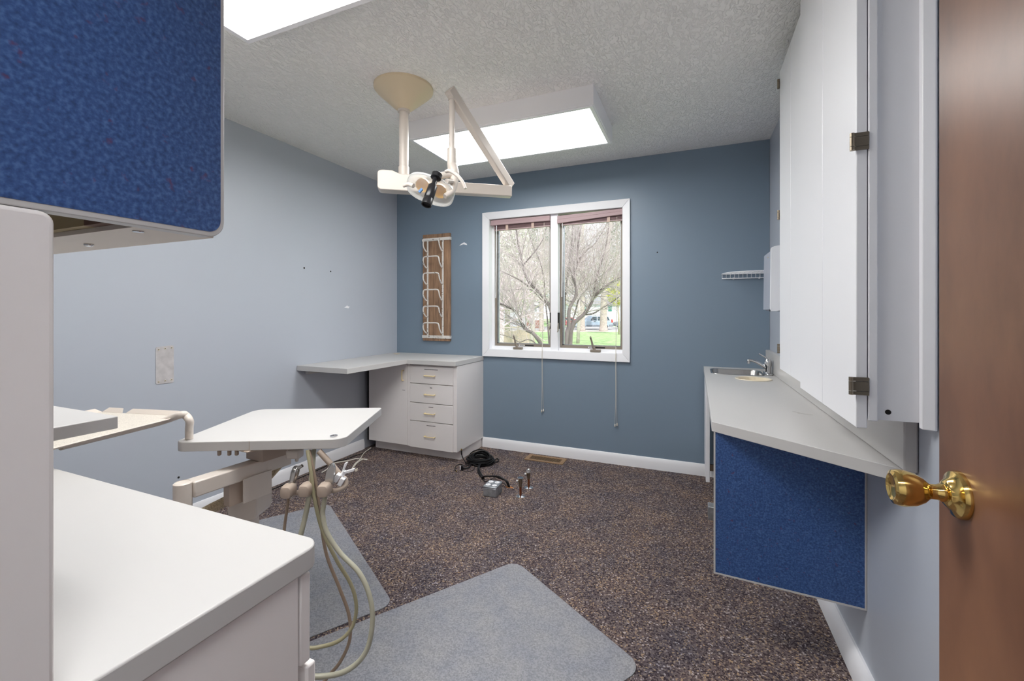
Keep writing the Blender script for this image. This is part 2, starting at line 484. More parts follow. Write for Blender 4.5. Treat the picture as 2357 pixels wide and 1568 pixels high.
for (a, b_) in ((-1.684, -1.143), (-1.067, -.536)):
    fr = nb(); z0, z1 = iz0 + .024, iz1
    y0, y1 = YB + .072, YB + .105
    w = .018
    for x0, x1, c0, c1 in ((a, a + w, z0, z1), (b_ - w, b_, z0, z1), (a + w, b_ - w, z0, z0 + .022), (a + w, b_ - w, z1 - .022, z1)):
        box(fr, x0, x1, y0, y1, c0, c1)
    s = obj('sash_frame', fr, M['bronze'], win, bevel=.002)
    gk = nb()
    for x0, x1, c0, c1 in ((a + w, a + w + .014, z0 + .022, z1 - .022), (b_ - w - .005, b_ - w, z0 + .022, z1 - .022), (a + w, b_ - w, z0 + .022, z0 + .028)):
        box(gk, x0, x1, y0 + .012, y1, c0, c1)
    obj('gasket', gk, M['galv'], s)
    obj('pane', box(nb(), a + w, b_ - w, YB + .092, YB + .096, z0 + .02, z1 - .02), M['pane'], s)
    lb = nb(); xm = a + (.235 if a < -1.2 else .245)
    obj('sash_sticker', box(lb, xm, xm + .055, y0 - .0012, y0, z0 + .005, z0 + .016), M['white'], s)
    lb = nb(); box(lb, xm + .06, xm + .14, y0 - .0012, y0, z0 + .005, z0 + .015)
    for k in range(6): box(lb, xm + .008 + k*.007, xm + .0125 + k*.007, y0 - .0018, y0 - .0012, z0 + .007, z0 + .014)
    obj('sash_print', lb, M['black'], s)
for xc, lean in ((-1.437, -.028), (-.752, -.030)):
    h = thing('crank_handle', None, None); h.parent = win; h.location = (0, 0, 0); ORG[h] = ORG[win]
    b0 = nb(); prism(b0, rrect(xc - .04, xc + .045, YB - .006, YB + .036, .012), iz0 + .001, iz0 + .022)
    obj('crank_base', b0, M['bronze'], h, bevel=.003)
    b0 = nb(); tube(b0, [(xc - .004, YB + .014, iz0 + .02), (xc - .018, YB + .008, iz0 + .05), (xc + lean + .002, YB + .004, iz0 + .095), (xc + lean - .004, YB - .004, iz0 + .118), (xc + lean - .002, YB - .014, iz0 + .124)], [.012, .0095, .0075, .0075, .008], 10, sm=4)
    obj('crank_lever', b0, M['bronze'], h, smooth=60)
for xs in (-1.139, -1.071):
    sg = -1 if xs < -1.1 else 1
    h = thing('sash_lock', None, None); h.parent = win; h.location = (0, 0, 0); ORG[h] = ORG[win]
    obj('lock_plate', box(nb(), xs - .004, xs + .006 if sg > 0 else xs + .004, YB + .024, YB + .052, 1.075, 1.215), M['dark'], h)
    b0 = nb(); tube(b0, [(xs, YB + .03, 1.13), (xs + sg*.004, YB + .01, 1.09), (xs + sg*.008, YB - .004, 1.062), (xs + sg*.004, YB - .012, 1.05)], [.004, .006, .006, .004], 8, sm=4)
    obj('lock_lever', b0, M['bronze'], h, smooth=60)

# blinds
def blind(name, label, x0, x1, zl, zr, hl, hr, sx0, wand, cordx, cord_z, slant):
    t = thing(name, label, 'blind', ((x0 + x1)/2, YB + .03, zl), group='mauve mini blinds in the window')
    def line(a, b_, x): return a + (b_ - a)*(x - x0)/(x1 - x0)
    v = nb()
    prof = [(0, 0), (0, .5), (.006, .54), (.006, 1), (.036, 1), (.036, 0)]
    for (xa, xb) in ((x0, x1),):
        A = [v.verts.new((xa, YB + .004 + u, zl - hl + w*hl)) for u, w in prof]; B_ = [v.verts.new((xb, YB + .004 + u, zr - hr + w*hr)) for u, w in prof]
        n = len(prof)
        for i in range(n): v.faces.new((A[i], A[(i+1) % n], B_[(i+1) % n], B_[i]))
        v.faces.new(A); v.faces.new(B_)
    obj('valance', v, M['mauve'], t, bevel=.0015)
    top_l, top_r = (zl - hl, zr - hr) if not slant else (zl - hl + .012, zr - hr)
    bz_l, bz_r = 1.955, 1.957
    for k in range(6):
        f = (k + .5)/6
        s = nb(); a = top_l + (bz_l + .012 - top_l)*f; b_ = top_r + (bz_r + .012 - top_r)*f
        y = YB + .042 + random.uniform(-.002, .002)
        bar(s, (sx0, y, a), (x1 - .004, y, b_), .026, .0022)
        obj('slat', s, M['mauve_dark'], t)
    s = nb(); bar(s, (sx0, YB + .04, bz_l + .004), (x1 - .004, YB + .04, bz_r + .004), .028, .011); obj('bottom_rail', s, M['mauve'], t, bevel=.002)
    for f in ((.24, .7) if not slant else (.78,)):
        xx = sx0 + (x1 - sx0)*f
        s = nb(); box(s, xx - .012, xx + .012, YB + .022, YB + .025, 1.952, line(zl - hl, zr - hr, xx) + .004); obj('ladder_tape', s, M['tape'], t)
    s = nb(); tube(s, [(wand, YB + .02, line(zl - hl, zr - hr, wand) + .008), (wand - .004, YB + .012, 1.346)], .0038, 8); obj('tilt_wand', s, M['white'], t, smooth=60)
    s = nb()
    for dx in (-.0035, .0035):
        tube(s, [(cordx + dx*.4, YB + .03, 1.99), (cordx + dx*.4, YB + .016, 1.4), (cordx + dx*.5, YB - .02, .9), (cordx + dx, YB - .022, .82), (cordx + dx*.8, YB - .016, .6), (cordx + dx*2.2, YB - .012, cord_z + .02)], .0014, 6, sm=5)
    obj('lift_cord', s, M['cordw'], t)
    for q, dx in enumerate((-.008, .008)):
        s = nb(); lathe(s, [(.0025, .022), (.004, .018), (.0065, .002), (.005, 0)], (cordx + dx, YB - .012, cord_z + q*.009), n=10); obj('tassel', s, M['cordw'], t)
    return t
blind('window_blind', 'raised mauve blind in the left casement with a level valance', -1.698, -1.141, 2.048, 2.046, .048, .046, -1.672, -1.645, -1.198, .362, False)
blind('window_blind', 'raised mauve blind in the right casement with a crooked slipping valance', -1.074, -.532, 2.034, 2.050, .064, .049, -1.045, -1.03, -.579, .302, True)

# ------------------------------------------------------------------ ceiling lights
def ceiling_light(label, x0, x1, y0, y1, dm='diff'):
    t = thing('ceiling_light', label, 'ceiling light', ((x0 + x1)/2, (y0 + y1)/2, HC), group='box ceiling lights')
    z0 = 2.325
    bm = nb()
    # body shell: outer sides, bottom lip with two steps, top
    def ring(i, z): return [(x0 + i, y0 + i, z), (x1 - i, y0 + i, z), (x1 - i, y1 - i, z), (x0 + i, y1 - i, z)]
    loft(bm, [ring(0, HC), ring(0, z0 + .006), ring(.006, z0 + .006), ring(.006, z0), ring(.026, z0), ring(.026, z0 + .008), ring(.03, z0 + .03)])
    for f in bm.faces: f.smooth = False
    obj('housing', bm, M['white'], t)
    obj('diffuser', box(nb(), x0 + .026, x1 - .026, y0 + .026, y1 - .026, z0 + .007, z0 + .011), M[dm], t)
    return t
ceiling_light('white boxed ceiling light in front of the window', -1.70, -.50, 2.315, 2.892)
ceiling_light('white boxed ceiling light nearest the door, cut by the top of the photo', -1.705, -.505, .662, 1.24, 'diff_near')


ceiling_light('unseen white boxed fill light added in the hall just outside the doorway', -.6, .5, -.44, -.12, 'diff_fill')  # unseen fill lamp, added to brighten the left foreground and the door

# ------------------------------------------------------------------ dental lamp on its ceiling pole
lamp = thing('dental_lamp', 'beige ceiling mounted dental lamp with folding arm and clear shield', 'dental lamp', (-1.463, 1.957, HC))
bm = nb(); lathe(bm, [(.158, 0), (.158, -.012), (.146, -.026), (.055, -.108), (.036, -.122), (.03, -.122)], (-1.463, 1.957, HC), n=48)
obj('canopy', bm, M['tan'], lamp, smooth=35)
bm = nb(); lathe(bm, [(.033, -.116), (.033, -.132), (.025, -.134), (.025, -.43), (.029, -.432), (.029, -.53)], (-1.463, 1.957, HC), n=28)
obj('pole', bm, M['beige'], lamp, smooth=35)
ad = (V((-.977, 2.305, 0)) - V((-1.463, 1.957, 0))).normalized(); an = V((-ad.y, ad.x, 0))
pc = V((-1.463, 1.957, 1.925))
bm = nb()
P_ = lambda s_, w: pc + ad*s_ + V((0, 0, w))
ho = rpoly([(-.135, -.056), (.12, -.056), (.12, .034), (-.02, .034), (-.06, .05), (-.11, .05), (-.135, .045)], [.02, .004, .004, .004, .004, .004, .02])
prism(bm, ho, -.042, .042, lambda u, v, w: P_(u, v) + an*w)
obj('pivot_housing', bm, M['beige'], lamp, bevel=.006, seg=3)
bm = nb(); bar(bm, P_(.10, -.016), P_(.60, -.016), .052, .062); obj('lower_arm', bm, M['beige'], lamp, bevel=.005)
le = P_(.575, .015)
bm = nb(); lathe(bm, [(.008, 0), (.008, .065)], le + ad*(-.006), n=12); lathe(bm, [(.008, 0), (.008, .065)], le + ad*.012, n=12)
obj('chrome_hinge', bm, M['chrome'], lamp, smooth=50)
ue = V((-1.135, 1.909, 2.327))
us = V((-0.994, 2.283, 1.973))
ud = (ue - us).normalized()
bm = nb(); bar(bm, us - ud*.045, ue + ud*.02, .04, .05); ua = obj('upper_arm', bm, M['beige'], lamp, bevel=.005)
rb = V((-1.125, 1.913, 1.995)); rt = V((-1.133, 1.91, 2.309))
rb = V((rt.x, rt.y, rb.z))
bm = nb(); lathe(bm, [(.019, .03), (.019, 0)], rt - V((0, 0, .02)), n=18); lathe(bm, [(.0145, 0), (.0145, (rt - rb).length)], rb, n=18)
obj('drop_rod', bm, M['beige'], lamp, smooth=50)
yk = nb()
lathe(yk, [(.021, .0), (.021, .06), (.024, .06), (.024, -.02), (.02, -.05)], rb - V((0, 0, .012)), n=18)
j1 = V((-1.116, 1.906, 1.882)); j2 = V((-1.113, 1.875, 1.818)); j3 = V((-1.129, 1.836, 1.784)); j0 = V((-1.157, 1.857, 1.896))
tube(yk, [rb - V((0, 0, .03)), V((-1.116, 1.906, 1.919)), j1, j2, j3], [.024, .024, .022, .018, .012], 12, sm=4)
tube(yk, [V((-1.12, 1.905, 1.914)), V((-1.143, 1.884, 1.907)), j0, V((-1.169, 1.852, 1.888))], [.02, .018, .017, .015], 12, sm=4)
tube(yk, [V((-1.113, 1.875, 1.866)), V((-1.116, 1.831, 1.856))], [.013, .012], 12)
obj('yoke', yk, M['beige'], lamp, smooth=50)
bm = nb(); tube(bm, [V((-1.109, 1.812, 1.896)), V((-1.084, 1.811, 1.895)), V((-1.049, 1.816, 1.871)), V((-1.026, 1.825, 1.842)), V((-1.012, 1.831, 1.808))], [.010, .012, .011, .011, .010], 10, sm=5, flat=.75)
obj('grab_handle', bm, M['beige'], lamp, smooth=60)
bm = nb(); tube(bm, [V((-1.264, 1.768, 1.833)), V((-1.294, 1.767, 1.844)), V((-1.323, 1.765, 1.838))], [.012, .010, .008], 10, sm=3); obj('grab_handle', bm, M['beige'], lamp, smooth=60)
# head: shield dish facing the chair, amber reflector, black lamp barrel
hc = V((-1.216, 1.843, 1.826))
right = V((math.cos(YAW), math.sin(YAW), 0)); fwd = V((-math.sin(YAW), math.cos(YAW), 0)); up = V((0, 0, 1))
hx = (right*.93 - up*.30 + fwd*.12).normalized()
hn = (-fwd*.62 - up*.62 - right*.35); hn = (hn - hx*hn.dot(hx)).normalized()
hy = hn.cross(hx).normalized()
def oct_ring(a, b_, z, r=.35, n=40):
    L_ = []
    for k in range(n):
        q = 2*math.pi*k/n
        c_, s_ = math.cos(q), math.sin(q); e = 2/2.7
        L_.append(hc + hx*(a*math.copysign(abs(c_)**e, c_)) + hy*(b_*math.copysign(abs(s_)**e, s_)) + hn*z)
    return L_
bm = nb(); loft(bm, [oct_ring(.112, .072, -.012), oct_ring(.119, .079, -.004), oct_ring(.119, .079, .004), oct_ring(.110, .071, .012), oct_ring(.106, .067, .014), oct_ring(.02, .016, .018)], cap1=True)
obj('clear_shield', bm, M['clear'], lamp, smooth=50)
bm = nb(); loft(bm, [oct_ring(.112, .072, -.014), oct_ring(.121, .081, -.010), oct_ring(.121, .081, .004), oct_ring(.112, .072, .0)]); obj('shield_rim', bm, M['clear_rim'], lamp, smooth=50)
bm = nb(); loft(bm, [oct_ring(.114, .074, -.012), oct_ring(.098, .062, -.034), oct_ring(.06, .04, -.058), oct_ring(.02, .016, -.066)], cap1=True)
obj('back_shell', bm, M['clear'], lamp, smooth=50)
bm = nb()
def lobe(sx):
    q = hc; L_ = []
    for a_, z in ((1, -.006), (.8, -.026), (.35, -.040)):
        L_.append([hc + hx*(sx*.044 + .036*a_*math.cos(2*math.pi*k/20)) + hy*(.006 + .040*a_*math.sin(2*math.pi*k/20)) + hn*z for k in range(20)])
    return L_
loft(bm, lobe(-1), cap1=True); loft(bm, lobe(1), cap1=True)
rf = obj('reflector', bm, M['yellow'], lamp, smooth=50)
bt = V((-1.146, 1.796, 1.886)); bb = V((-1.156, 1.716, 1.717)); bd = (bb - bt).normalized(); bl = (bb - bt).length
bm = nb(); lathe(bm, [(.022, 0), (.0255, .004), (.0255, .028), (.021, .03)], bt, bd, 24); obj('barrel_cap', bm, M['black'], lamp, smooth=40)
bm = nb(); lathe(bm, [(.012, .028), (.012, bl*.34), (.022, bl*.42), (.0235, bl*.78), (.021, bl*.80)], bt, bd, 24); obj('lamp_barrel', bm, M['black'], lamp, smooth=40)
bm = nb(); lathe(bm, [(.021, bl*.79), (.0235, bl*.81), (.0235, bl*.86), (.0245, bl*.87), (.0245, bl), (.019, bl), (.018, bl - .008)], bt, bd, 24); obj('barrel_cap', bm, M['black'], lamp, smooth=40)
bm = nb(); bar(bm, V((-1.225, 1.785, 1.818)), V((-1.239, 1.779, 1.801)), .018, .010); obj('blue_sticker', bm, mat('blue sticker', (80, 130, 186), .5), lamp)

# ------------------------------------------------------------------ wall rack
rk = thing('bottle_rack', 'rustic wooden board rack with chipped white wire loops on the slate wall', 'wall rack', (-2.255, YB, .947))
bm = nb()
pw = .30/5
for k in range(5):
    box(bm, -2.405 + k*pw + .0006, -2.405 + (k+1)*pw - .0006, YB - .024 - (k % 2)*.001, YB, .947, 1.959)
obj('board', bm, M['board'], rk, bevel=.002)
yf = YB - .026
for z in (.985, 1.908):
    bm = nb(); box(bm, -2.408, -2.099, yf - .006, yf + .002, z - .014, z + .014); box(bm, -2.103, -2.098, yf - .006, YB - .004, z - .014, z + .014)
    obj('strap', bm, M['chip'], rk, bevel=.001)
for x in (-2.343, -2.176):
    bm = nb(); bar(bm, (x, yf - .006, .985), (x, yf - .006, 1.908), .016, .006, up=(0, 1, 0)); obj('rail', bm, M['chip'], rk)
for k in range(6):
    z = 1.792 - k*.1545
    a, b_ = -2.343, -2.176
    bm = nb(); tube(bm, [(a, yf - .010, z), (a - .004, yf - .035, z + .006), (a - .006, yf - .07, z + .045), (a, yf - .078, z + .085), (a + .02, yf - .079, z + .099), ((a+b_)/2, yf - .08, z + .100), (b_ - .02, yf - .079, z + .099), (b_, yf - .078, z + .085), (b_ + .004, yf - .07, z + .045), (b_ + .002, yf - .035, z + .006), (b_, yf - .010, z)], .0062, 8, sm=4)
    obj('wire_loop', bm, M['chip'], rk, smooth=60)

# blank plate on the left wall
pl = thing('blank_wall_plate', 'worn grey blank metal plate screwed to the pale blue wall', 'wall plate', (XL, 1.483, .92))
bm = nb(); prism(bm, rpoly([(1.439, .820), (1.528, .818), (1.528, 1.030), (1.439, 1.024)], .01), 0, .003, lambda u, v, w: (XL + w, u, v)); obj('plate', bm, M['plate'], pl)
for (y, z) in ((1.452, 1.010), (1.516, 1.016), (1.484, 1.014), (1.452, .832), (1.516, .836), (1.484, .834)):
    bm = nb(); lathe(bm, [(.0052, .003), (.0048, .0048), (.0022, .0048), (.0020, .0040)], (XL, y, z), (1, 0, 0), 12); obj('screw', bm, M['cream'], pl)
    bm = nb(); lathe(bm, [(.0024, .0045), (.0024, .0052)], (XL, y, z), (1, 0, 0), 8); obj('screw_slot', bm, M['dark'], pl)

# ------------------------------------------------------------------ corner desk and its cabinet
def pull(parent, p, axis, out, half=.033, proj=.024, m='pull'):
    p, a, o = V(p), V(axis), V(out)
    bm = nb(); tube(bm, [p - a*half, p - a*half + o*proj*.8, p - a*(half - .008) + o*proj, p + a*(half - .008) + o*proj, p + a*half + o*proj*.8, p + a*half], .0048, 8, sm=3)
    return obj('handle', bm, M[m], parent, smooth=60)

dk = thing('corner_desk', 'white laminate L-shaped worktop filling the far left corner', 'worktop', (-2.3, 3.0, .783))
bm = nb(); prism(bm, [(XL + .001, YB - .001), (XL + .001, 2.356), (-2.242, 2.356), (-2.226, 3.018), (-1.764, 3.03), (-1.764, YB - .001)], .783, .821)
obj('worktop', bm, M['laminate'], dk, bevel=.002)
bm = nb(); bar(bm, (XL + .02, 2.43, .765), (XL + .02, 2.95, .765), .03, .034); obj('wall_cleat', bm, M['laminate'], dk)
bm = nb(); lathe(bm, [(.02, 0), (.03, .0015), (.03, .003), (.02, .003)], (-2.613, 3.385, 0.821), n=20); obj('grommet', bm, M['tan'], dk)

cb = thing('base_cabinet', 'grey white cabinet with one door and four drawers under the corner worktop', 'cabinet', (-2.2, 3.3, 0))
cx0, cx1, cy = -2.672, -1.768, 3.075
bm = nb()
box(bm, cx0, cx1, cy, YB - .001, .083, .7815)
obj('carcass', bm, M['cabinet'], cb, bevel=.001)
bm = nb(); box(bm, cx0 + .02, cx1 - .012, cy + .062, YB - .002, 0, .083); obj('toe_kick', bm, M['cabinet'], cb)
bm = nb(); box(bm, cx0 - .012, cx0 + .0, cy - .008, YB - .002, .083, .7815); obj('filler_strip', bm, M['dark'], cb)
fy = cy - .018
dx0, dx1 = -2.660, -2.252
bm = nb(); box(bm, dx0, dx1, fy, cy, .088, .772); dr = obj('door', bm, M['cabinet'], cb, bevel=.0015)
pull(dr, (-2.288, fy, .68), (0, 0, 1), (0, -1, 0), half=.042)
bm = nb(); box(bm, -2.30, -2.272, fy - .0008, fy, .552, .555); obj('door_label', bm, M['dark'], dr)
bm = nb(); box(bm, -2.250, -2.222, fy + .002, cy, .085, .78); obj('stile', bm, M['cabinet'], cb, bevel=.001); bm = nb(); box(bm, -1.802, cx1, fy + .002, cy, .085, .78); obj('stile', bm, M['cabinet'], cb, bevel=.001)
wx, wy = -2.221, -1.804
zs = [(.622, .767), (.461, .616), (.307, .455), (.080, .301)]
random.seed(3)
for i, (z0, z1) in enumerate(zs):
    bm = nb(); box(bm, wx, wy, fy, cy, z0, z1); d = obj('drawer', bm, M['cabinet'], cb, bevel=.0015)
    zc = (z0 + z1)/2 + (0 if i < 3 else .0)
    pull(d, ((wx + wy)/2 - .008, fy, zc - .004), (1, 0, 0), (0, -1, 0), half=.046)
    bm = nb(); L_ = (.13, .022, .045, .085)[i]; x = (wx + wy)/2 - L_/2; xe = x + L_
    while x < xe:
        w = random.uniform(.004, .009); box(bm, x, min(x + w, xe), fy - .0008, fy, z1 - .028, z1 - .023); x += w + .0015
    obj('drawer_label', bm, M['dark'], d)

# cords behind the desk, along the left baseboard
F = .004
def floor_cord(name, label, paths, r, m):
    bm = nb()
    for p in paths: tube(bm, p, r, 6, sm=5)
    o = obj(name, bm, M[m], None, smooth=60); tag(o, label, 'cord'); return o
floor_cord('phone_cord', 'white cord trailing from the wall beside the base cabinet over the carpet',
    [[(-2.651, 3.073, 0.013), (-2.607, 2.936, 0.013), (-2.541, 2.811, 0.005), (-2.505, 2.717, 0.004), (-2.45, 2.625, 0.004)],
     [(-2.451, 2.635, 0.004), (-2.504, 2.74, 0.004), (-2.521, 2.819, 0.005), (-2.484, 2.838, 0.004)],
     [(-2.478, 2.826, 0.005), (-2.576, 2.819, 0.005), (-2.61, 2.748, 0.005), (-2.652, 2.696, 0.005), (-2.665, 2.636, 0.005), (-2.614, 2.533, 0.005), (-2.6, 2.47, 0.005)]], .0042, 'cordw')
floor_cord('thin_cable', 'thin black cable lying along the white baseboard of the pale blue wall',
    [[(-2.642, 3.042, 0.004), (-2.627, 2.958, 0.004), (-2.649, 2.863, 0.004), (-2.652, 2.767, 0.004), (-2.696, 2.703, 0.004), (-2.683, 2.6, 0.004), (-2.674, 2.531, 0.004), (-2.668, 2.434, 0.004), (-2.667, 2.332, 0.004), (-2.665, 2.185, 0.004), (-2.664, 2.057, 0.004)]], .0032, 'blackrub')
b0 = V((-2.387, 2.603, 0))
bm = nb(); obox(bm, b0 + V((0, 0, .008)), (1, .4, 0), (-.4, 1, 0), (0, 0, 1), .016, .016, .016); obox(bm, b0 + V((.003, .006, .018)), (1, -.4, .2), (.4, 1, 0), (0, 0, 1), .012, .008, .008)
tag(obj('plastic_connector', bm, M['cream'], bevel=.002), 'small cream plastic connector dropped on the carpet by the white cord', 'connector')

# ------------------------------------------------------------------ floor: register, box, pipes, cables, mats
rg = thing('floor_register', 'brown metal floor register in the carpet below the window', 'floor vent', (-1.135, 3.415, 0))
bm = nb(); x0, x1, y0, y1 = -1.300, -.970, 3.346, 3.487
for a in ((x0, x1, y0, y0 + .028), (x0, x1, y1 - .028, y1), (x0, x0 + .035, y0 + .028, y1 - .028), (x1 - .035, x1, y0 + .028, y1 - .028)): box(bm, *a, 0, .006)
obj('frame', bm, M['ochre'], rg, bevel=.001)
obj('dark_opening', box(nb(), x0 + .035, x1 - .035, y0 + .028, y1 - .028, 0, .0012), M['dark'], rg)
n = 22
for k in range(n):
    x = x0 + .037 + (x1 - x0 - .074)*(k + .5)/n
    bm = nb(); obox(bm, (x, (y0 + y1)/2, .004), (1, 0, 0), (0, 1, 0), (0, 0, 1), .0042, y1 - y0 - .056, .003); obj('slat', bm, M['ochre'], rg)

ob = thing('outlet_box', 'galvanised steel outlet box with four white sockets on the carpet', 'outlet box', (-1.24, 2.62, 0))
c0 = V((-1.289, 2.575, 0)); c1 = V((-1.197, 2.581, 0)); c2 = V((-1.193, 2.668, 0))
ex = (c1 - c0).normalized(); ey = V((-ex.y, ex.x, 0)); sz = (c1 - c0).length; sy = .112
cc = c0 + ex*sz/2 + ey*sy/2
bm = nb(); obox(bm, cc + V((0, 0, .029)), ex, ey, (0, 0, 1), sz, sy, .058); obj('box_body', bm, M['galv'], ob, bevel=.004)
bm = nb(); obox(bm, cc + V((0, 0, .063)), ex, ey, (0, 0, 1), sz + .004, sy + .004, .009); obj('cover', bm, M['galv'], ob, bevel=.0035)
for k in (-.28, 0, .28):
    bm = nb(); lathe(bm, [(.0125, 0), (.0125, .0012), (.0105, .0012), (.0105, .0003)], c0 + ex*(sz*(.5 + k)) + V((0, 0, .024)), -ey, 18); obj('knockout', bm, M['galv'], ob)
    bm = nb(); lathe(bm, [(.0125, 0), (.0125, .0012), (.0105, .0012), (.0105, .0003)], c0 + ex*sz + ey*(sy*(.5 + k)) + V((0, 0, .024)), ex, 18); obj('knockout', bm, M['galv'], ob)
for a in (-.24, .24):
    for b_ in (-.23, .23):
        q = cc + ex*(a*sz) + ey*(b_*sy)
        bm = nb(); lathe(bm, [(.0165, .0675), (.0165, .0702), (.015, .0712)], V((q.x, q.y, 0)), n=22); s = obj('socket', bm, M['white'], ob, smooth=40)
        bm = nb()
        for w in (-.005, .005): obox(bm, V((q.x, q.y, .0713)) + ex*w + ey*.002, ex, ey, (0, 0, 1), .0016, .006, .0006)
        lathe(bm, [(.002, .071), (.002, .0716)], V((q.x, q.y, 0)) - ey*.007, n=8)
        obj('socket_slot', bm, M['dark'], s)

def pipe(label, p, h, flat_top):
    t = thing('pipe_stub', label, 'pipe stub', p, group='capped pipe stubs in the carpet'); x, y, _ = p
    bm = nb(); lathe(bm, [(.031, .0), (.031, .003), (.02, .007), (.010, .010), (.009, .010)], p, n=28); obj('flange', bm, M['chrome'], t, smooth=40)
    bm = nb(); lathe(bm, [(.0075, .004), (.0075, h*.55)], p, n=16); obj('pipe', bm, M['rust'], t, smooth=50)
    bm = nb(); lathe(bm, [(.0085, h*.52), (.0105, h*.54), (.0105, h*.66), (.013, h*.68), (.013, h*.88), (.008, h*.92)], p, n=18); tube(bm, [(x, y, h*.82), (x - .017, y - .006, h*.82)], .0075, 10)
    obj('valve', bm, M['nickel'], t, smooth=40)
    bm = nb(); lathe(bm, [(.004, 0), (.0065, .001), (.0065, .009), (.004, .010)], (x - .017, y - .006, h*.82), (-1, -.35, 0), 14); obj('valve_cap', bm, M['white'], t, smooth=50)
    bm = nb()
    if flat_top: lathe(bm, [(.004, .9*h), (.004, .96*h), (.020, .965*h), (.021, .985*h), (.019, h), (.01, h)], p, n=24)
    else: lathe(bm, [(.004, -.004), (.006, 0), (.0155, .002), (.0155, .007), (.012, .01)], (x, y - .006, h*1.0), (.2, -1, .25), 24); tube(bm, [(x, y, h*.9), (x, y - .004, h)], .004, 8)
    obj('handwheel', bm, M['chrome'], t, smooth=40)
pipe('shorter near pipe stub with flat chrome handwheel beside the outlet box', (-1.06, 2.667, 0), .125, True)
pipe('farther pipe stub with upright round chrome knob, behind the flat topped one', (-1.06, 2.82, 0), .118, False)

cl = thing('cable_bundle', 'tangled coil of black cables on the carpet in front of the base cabinet', 'cables', (-1.619, 3.169, 0))
cc = V((-1.594, 3.135, 0))
random.seed(11); bm = nb()
for k in range(26):
    r = random.uniform(.058, .094); z = .005 + .046*(k/26)*random.uniform(.6, 1); ph = random.uniform(0, 6.28); tl = random.uniform(-.12, .28)
    pts = []
    ox, oy = random.uniform(-.014, .014), random.uniform(-.012, .012)
    for q in range(16):
        a = 2*math.pi*q/16 + ph; rr = r*(1 + .05*math.sin(3*a + ph))
        pts.append((cc.x + ox + rr*1.12*math.cos(a), cc.y + oy + rr*.95*math.sin(a), max(.005, z + .012 + tl*.10*math.sin(a - .5) + .004*math.sin(2*a + ph))))
    tube(bm, pts, random.choice((.0042, .0048, .0055)), 6, closed=True, sm=2)
obj('coil', bm, M['blackrub'], cl, smooth=60)
bm = nb()
tube(bm, [cc + V((-.06, -.07, .03)), (-1.67, 3.05, 0.01), (-1.701, 3.071, 0.02), (-1.734, 3.094, 0.04), (-1.757, 3.117, 0.055)], .0045, 6, sm=4)
tube(bm, [cc + V((-.05, -.08, .02)), (-1.614, 2.983, 0.012), (-1.636, 2.953, 0.012), (-1.658, 2.944, 0.012)], [.0045, .005, .007, .009], 8, sm=4)
tube(bm, [cc + V((-.03, -.09, .02)), (-1.659, 3.008, 0.008), (-1.699, 2.996, 0.02), (-1.711, 2.949, 0.02), (-1.704, 2.917, 0.008), (-1.674, 2.885, 0.006)], .0034, 6, sm=4)
tube(bm, [cc + V((.0, -.09, .02)), (-1.565, 2.961, 0.006), (-1.589, 2.921, 0.006), (-1.63, 2.914, 0.006), (-1.657, 2.922, 0.006)], .002, 6, sm=4)
for k in range(3):
    tube(bm, [cc + V((.02 + .01*k, -.06, .03)), V((-1.525, 2.956, 0.01)) + V((.006*k, 0, .004*k)), V((-1.443, 2.853, 0.008)) + V((.007*k, .004*k, 0)), V((-1.397, 2.81, 0.03)) + V((.006*k, 0, .004)), V((-1.312, 2.777, 0.06)) + V((0, .012*k, -.006*k)), V((-1.246, 2.758, 0.07)) + V((0, .012*k, -.012*k)), V((-1.207, 2.76, 0.045)) + V((.003*k, .004*k, 0)), V((-1.191, 2.774, 0)) + V((.004*k, 0, .001))], .0048, 6, sm=6)
tube(bm, [cc + V((.03, -.07, .02)), (-1.481, 2.899, 0.006), (-1.408, 2.811, 0.006), (-1.379, 2.788, 0.006), (-1.346, 2.797, 0.02), (-1.33, 2.837, 0.03), (-1.35, 2.873, 0.04), (-1.369, 2.876, 0.03), (-1.322, 2.834, 0.02), (-1.252, 2.794, 0.02), (-1.201, 2.775, 0.004)], .0022, 6, sm=5)
tube(bm, [cc + V((.08, .02, .03)), (-1.514, 3.204, 0.01), (-1.489, 3.227, 0.02), (-1.469, 3.216, 0.012), (-1.48, 3.173, 0.01), cc + V((.07, -.03, .02))], .0048, 6, sm=5)
obj('loose_ends', bm, M['blackrub'], cl, smooth=60)
bm = nb(); tp = V((-1.757, 3.117, 0.055)); td = V((-.08, .05, 1)).normalized()
lathe(bm, [(.005, -.004), (.0065, 0), (.0065, .03), (.004, .032)], tp, td, 12); obj('audio_plug', bm, M['black'], cl, smooth=40)
bm = nb(); lathe(bm, [(.0055, .032), (.0055, .044), (.003, .045)], tp, td, 12); obj('plug_tip', bm, M['brass'], cl, smooth=40)
bm = nb(); lathe(bm, [(.0045, -.008), (.0045, .004), (.002, .006)], (-1.671, 2.884, 0.007), (.4, -1, 0), 10); obj('plug_tip', bm, M['brass'], cl, smooth=40)
vp = V((-1.664, 2.934, 0.018)); vn = V((-.75, -.55, .1)).normalized(); vs = vn.cross(V((0, 0, 1))).normalized()
bm = nb(); obox(bm, vp - vn*.012, vn, V((0, 0, 1)), vs, .022, .034, .018); obj('monitor_plug', bm, M['black'], cl, bevel=.003)
bm = nb(); obox(bm, vp + vn*.002, vn, V((0, 0, 1)), vs, .006, .03, .014); obj('plug_shell', bm, M['white'], cl, bevel=.001)
bm = nb(); obox(bm, vp + vn*.0052, vn, V((0, 0, 1)), vs, .001, .016, .007); obj('plug_face', bm, mat('blue plug face', (60, 92, 150), .5), cl)
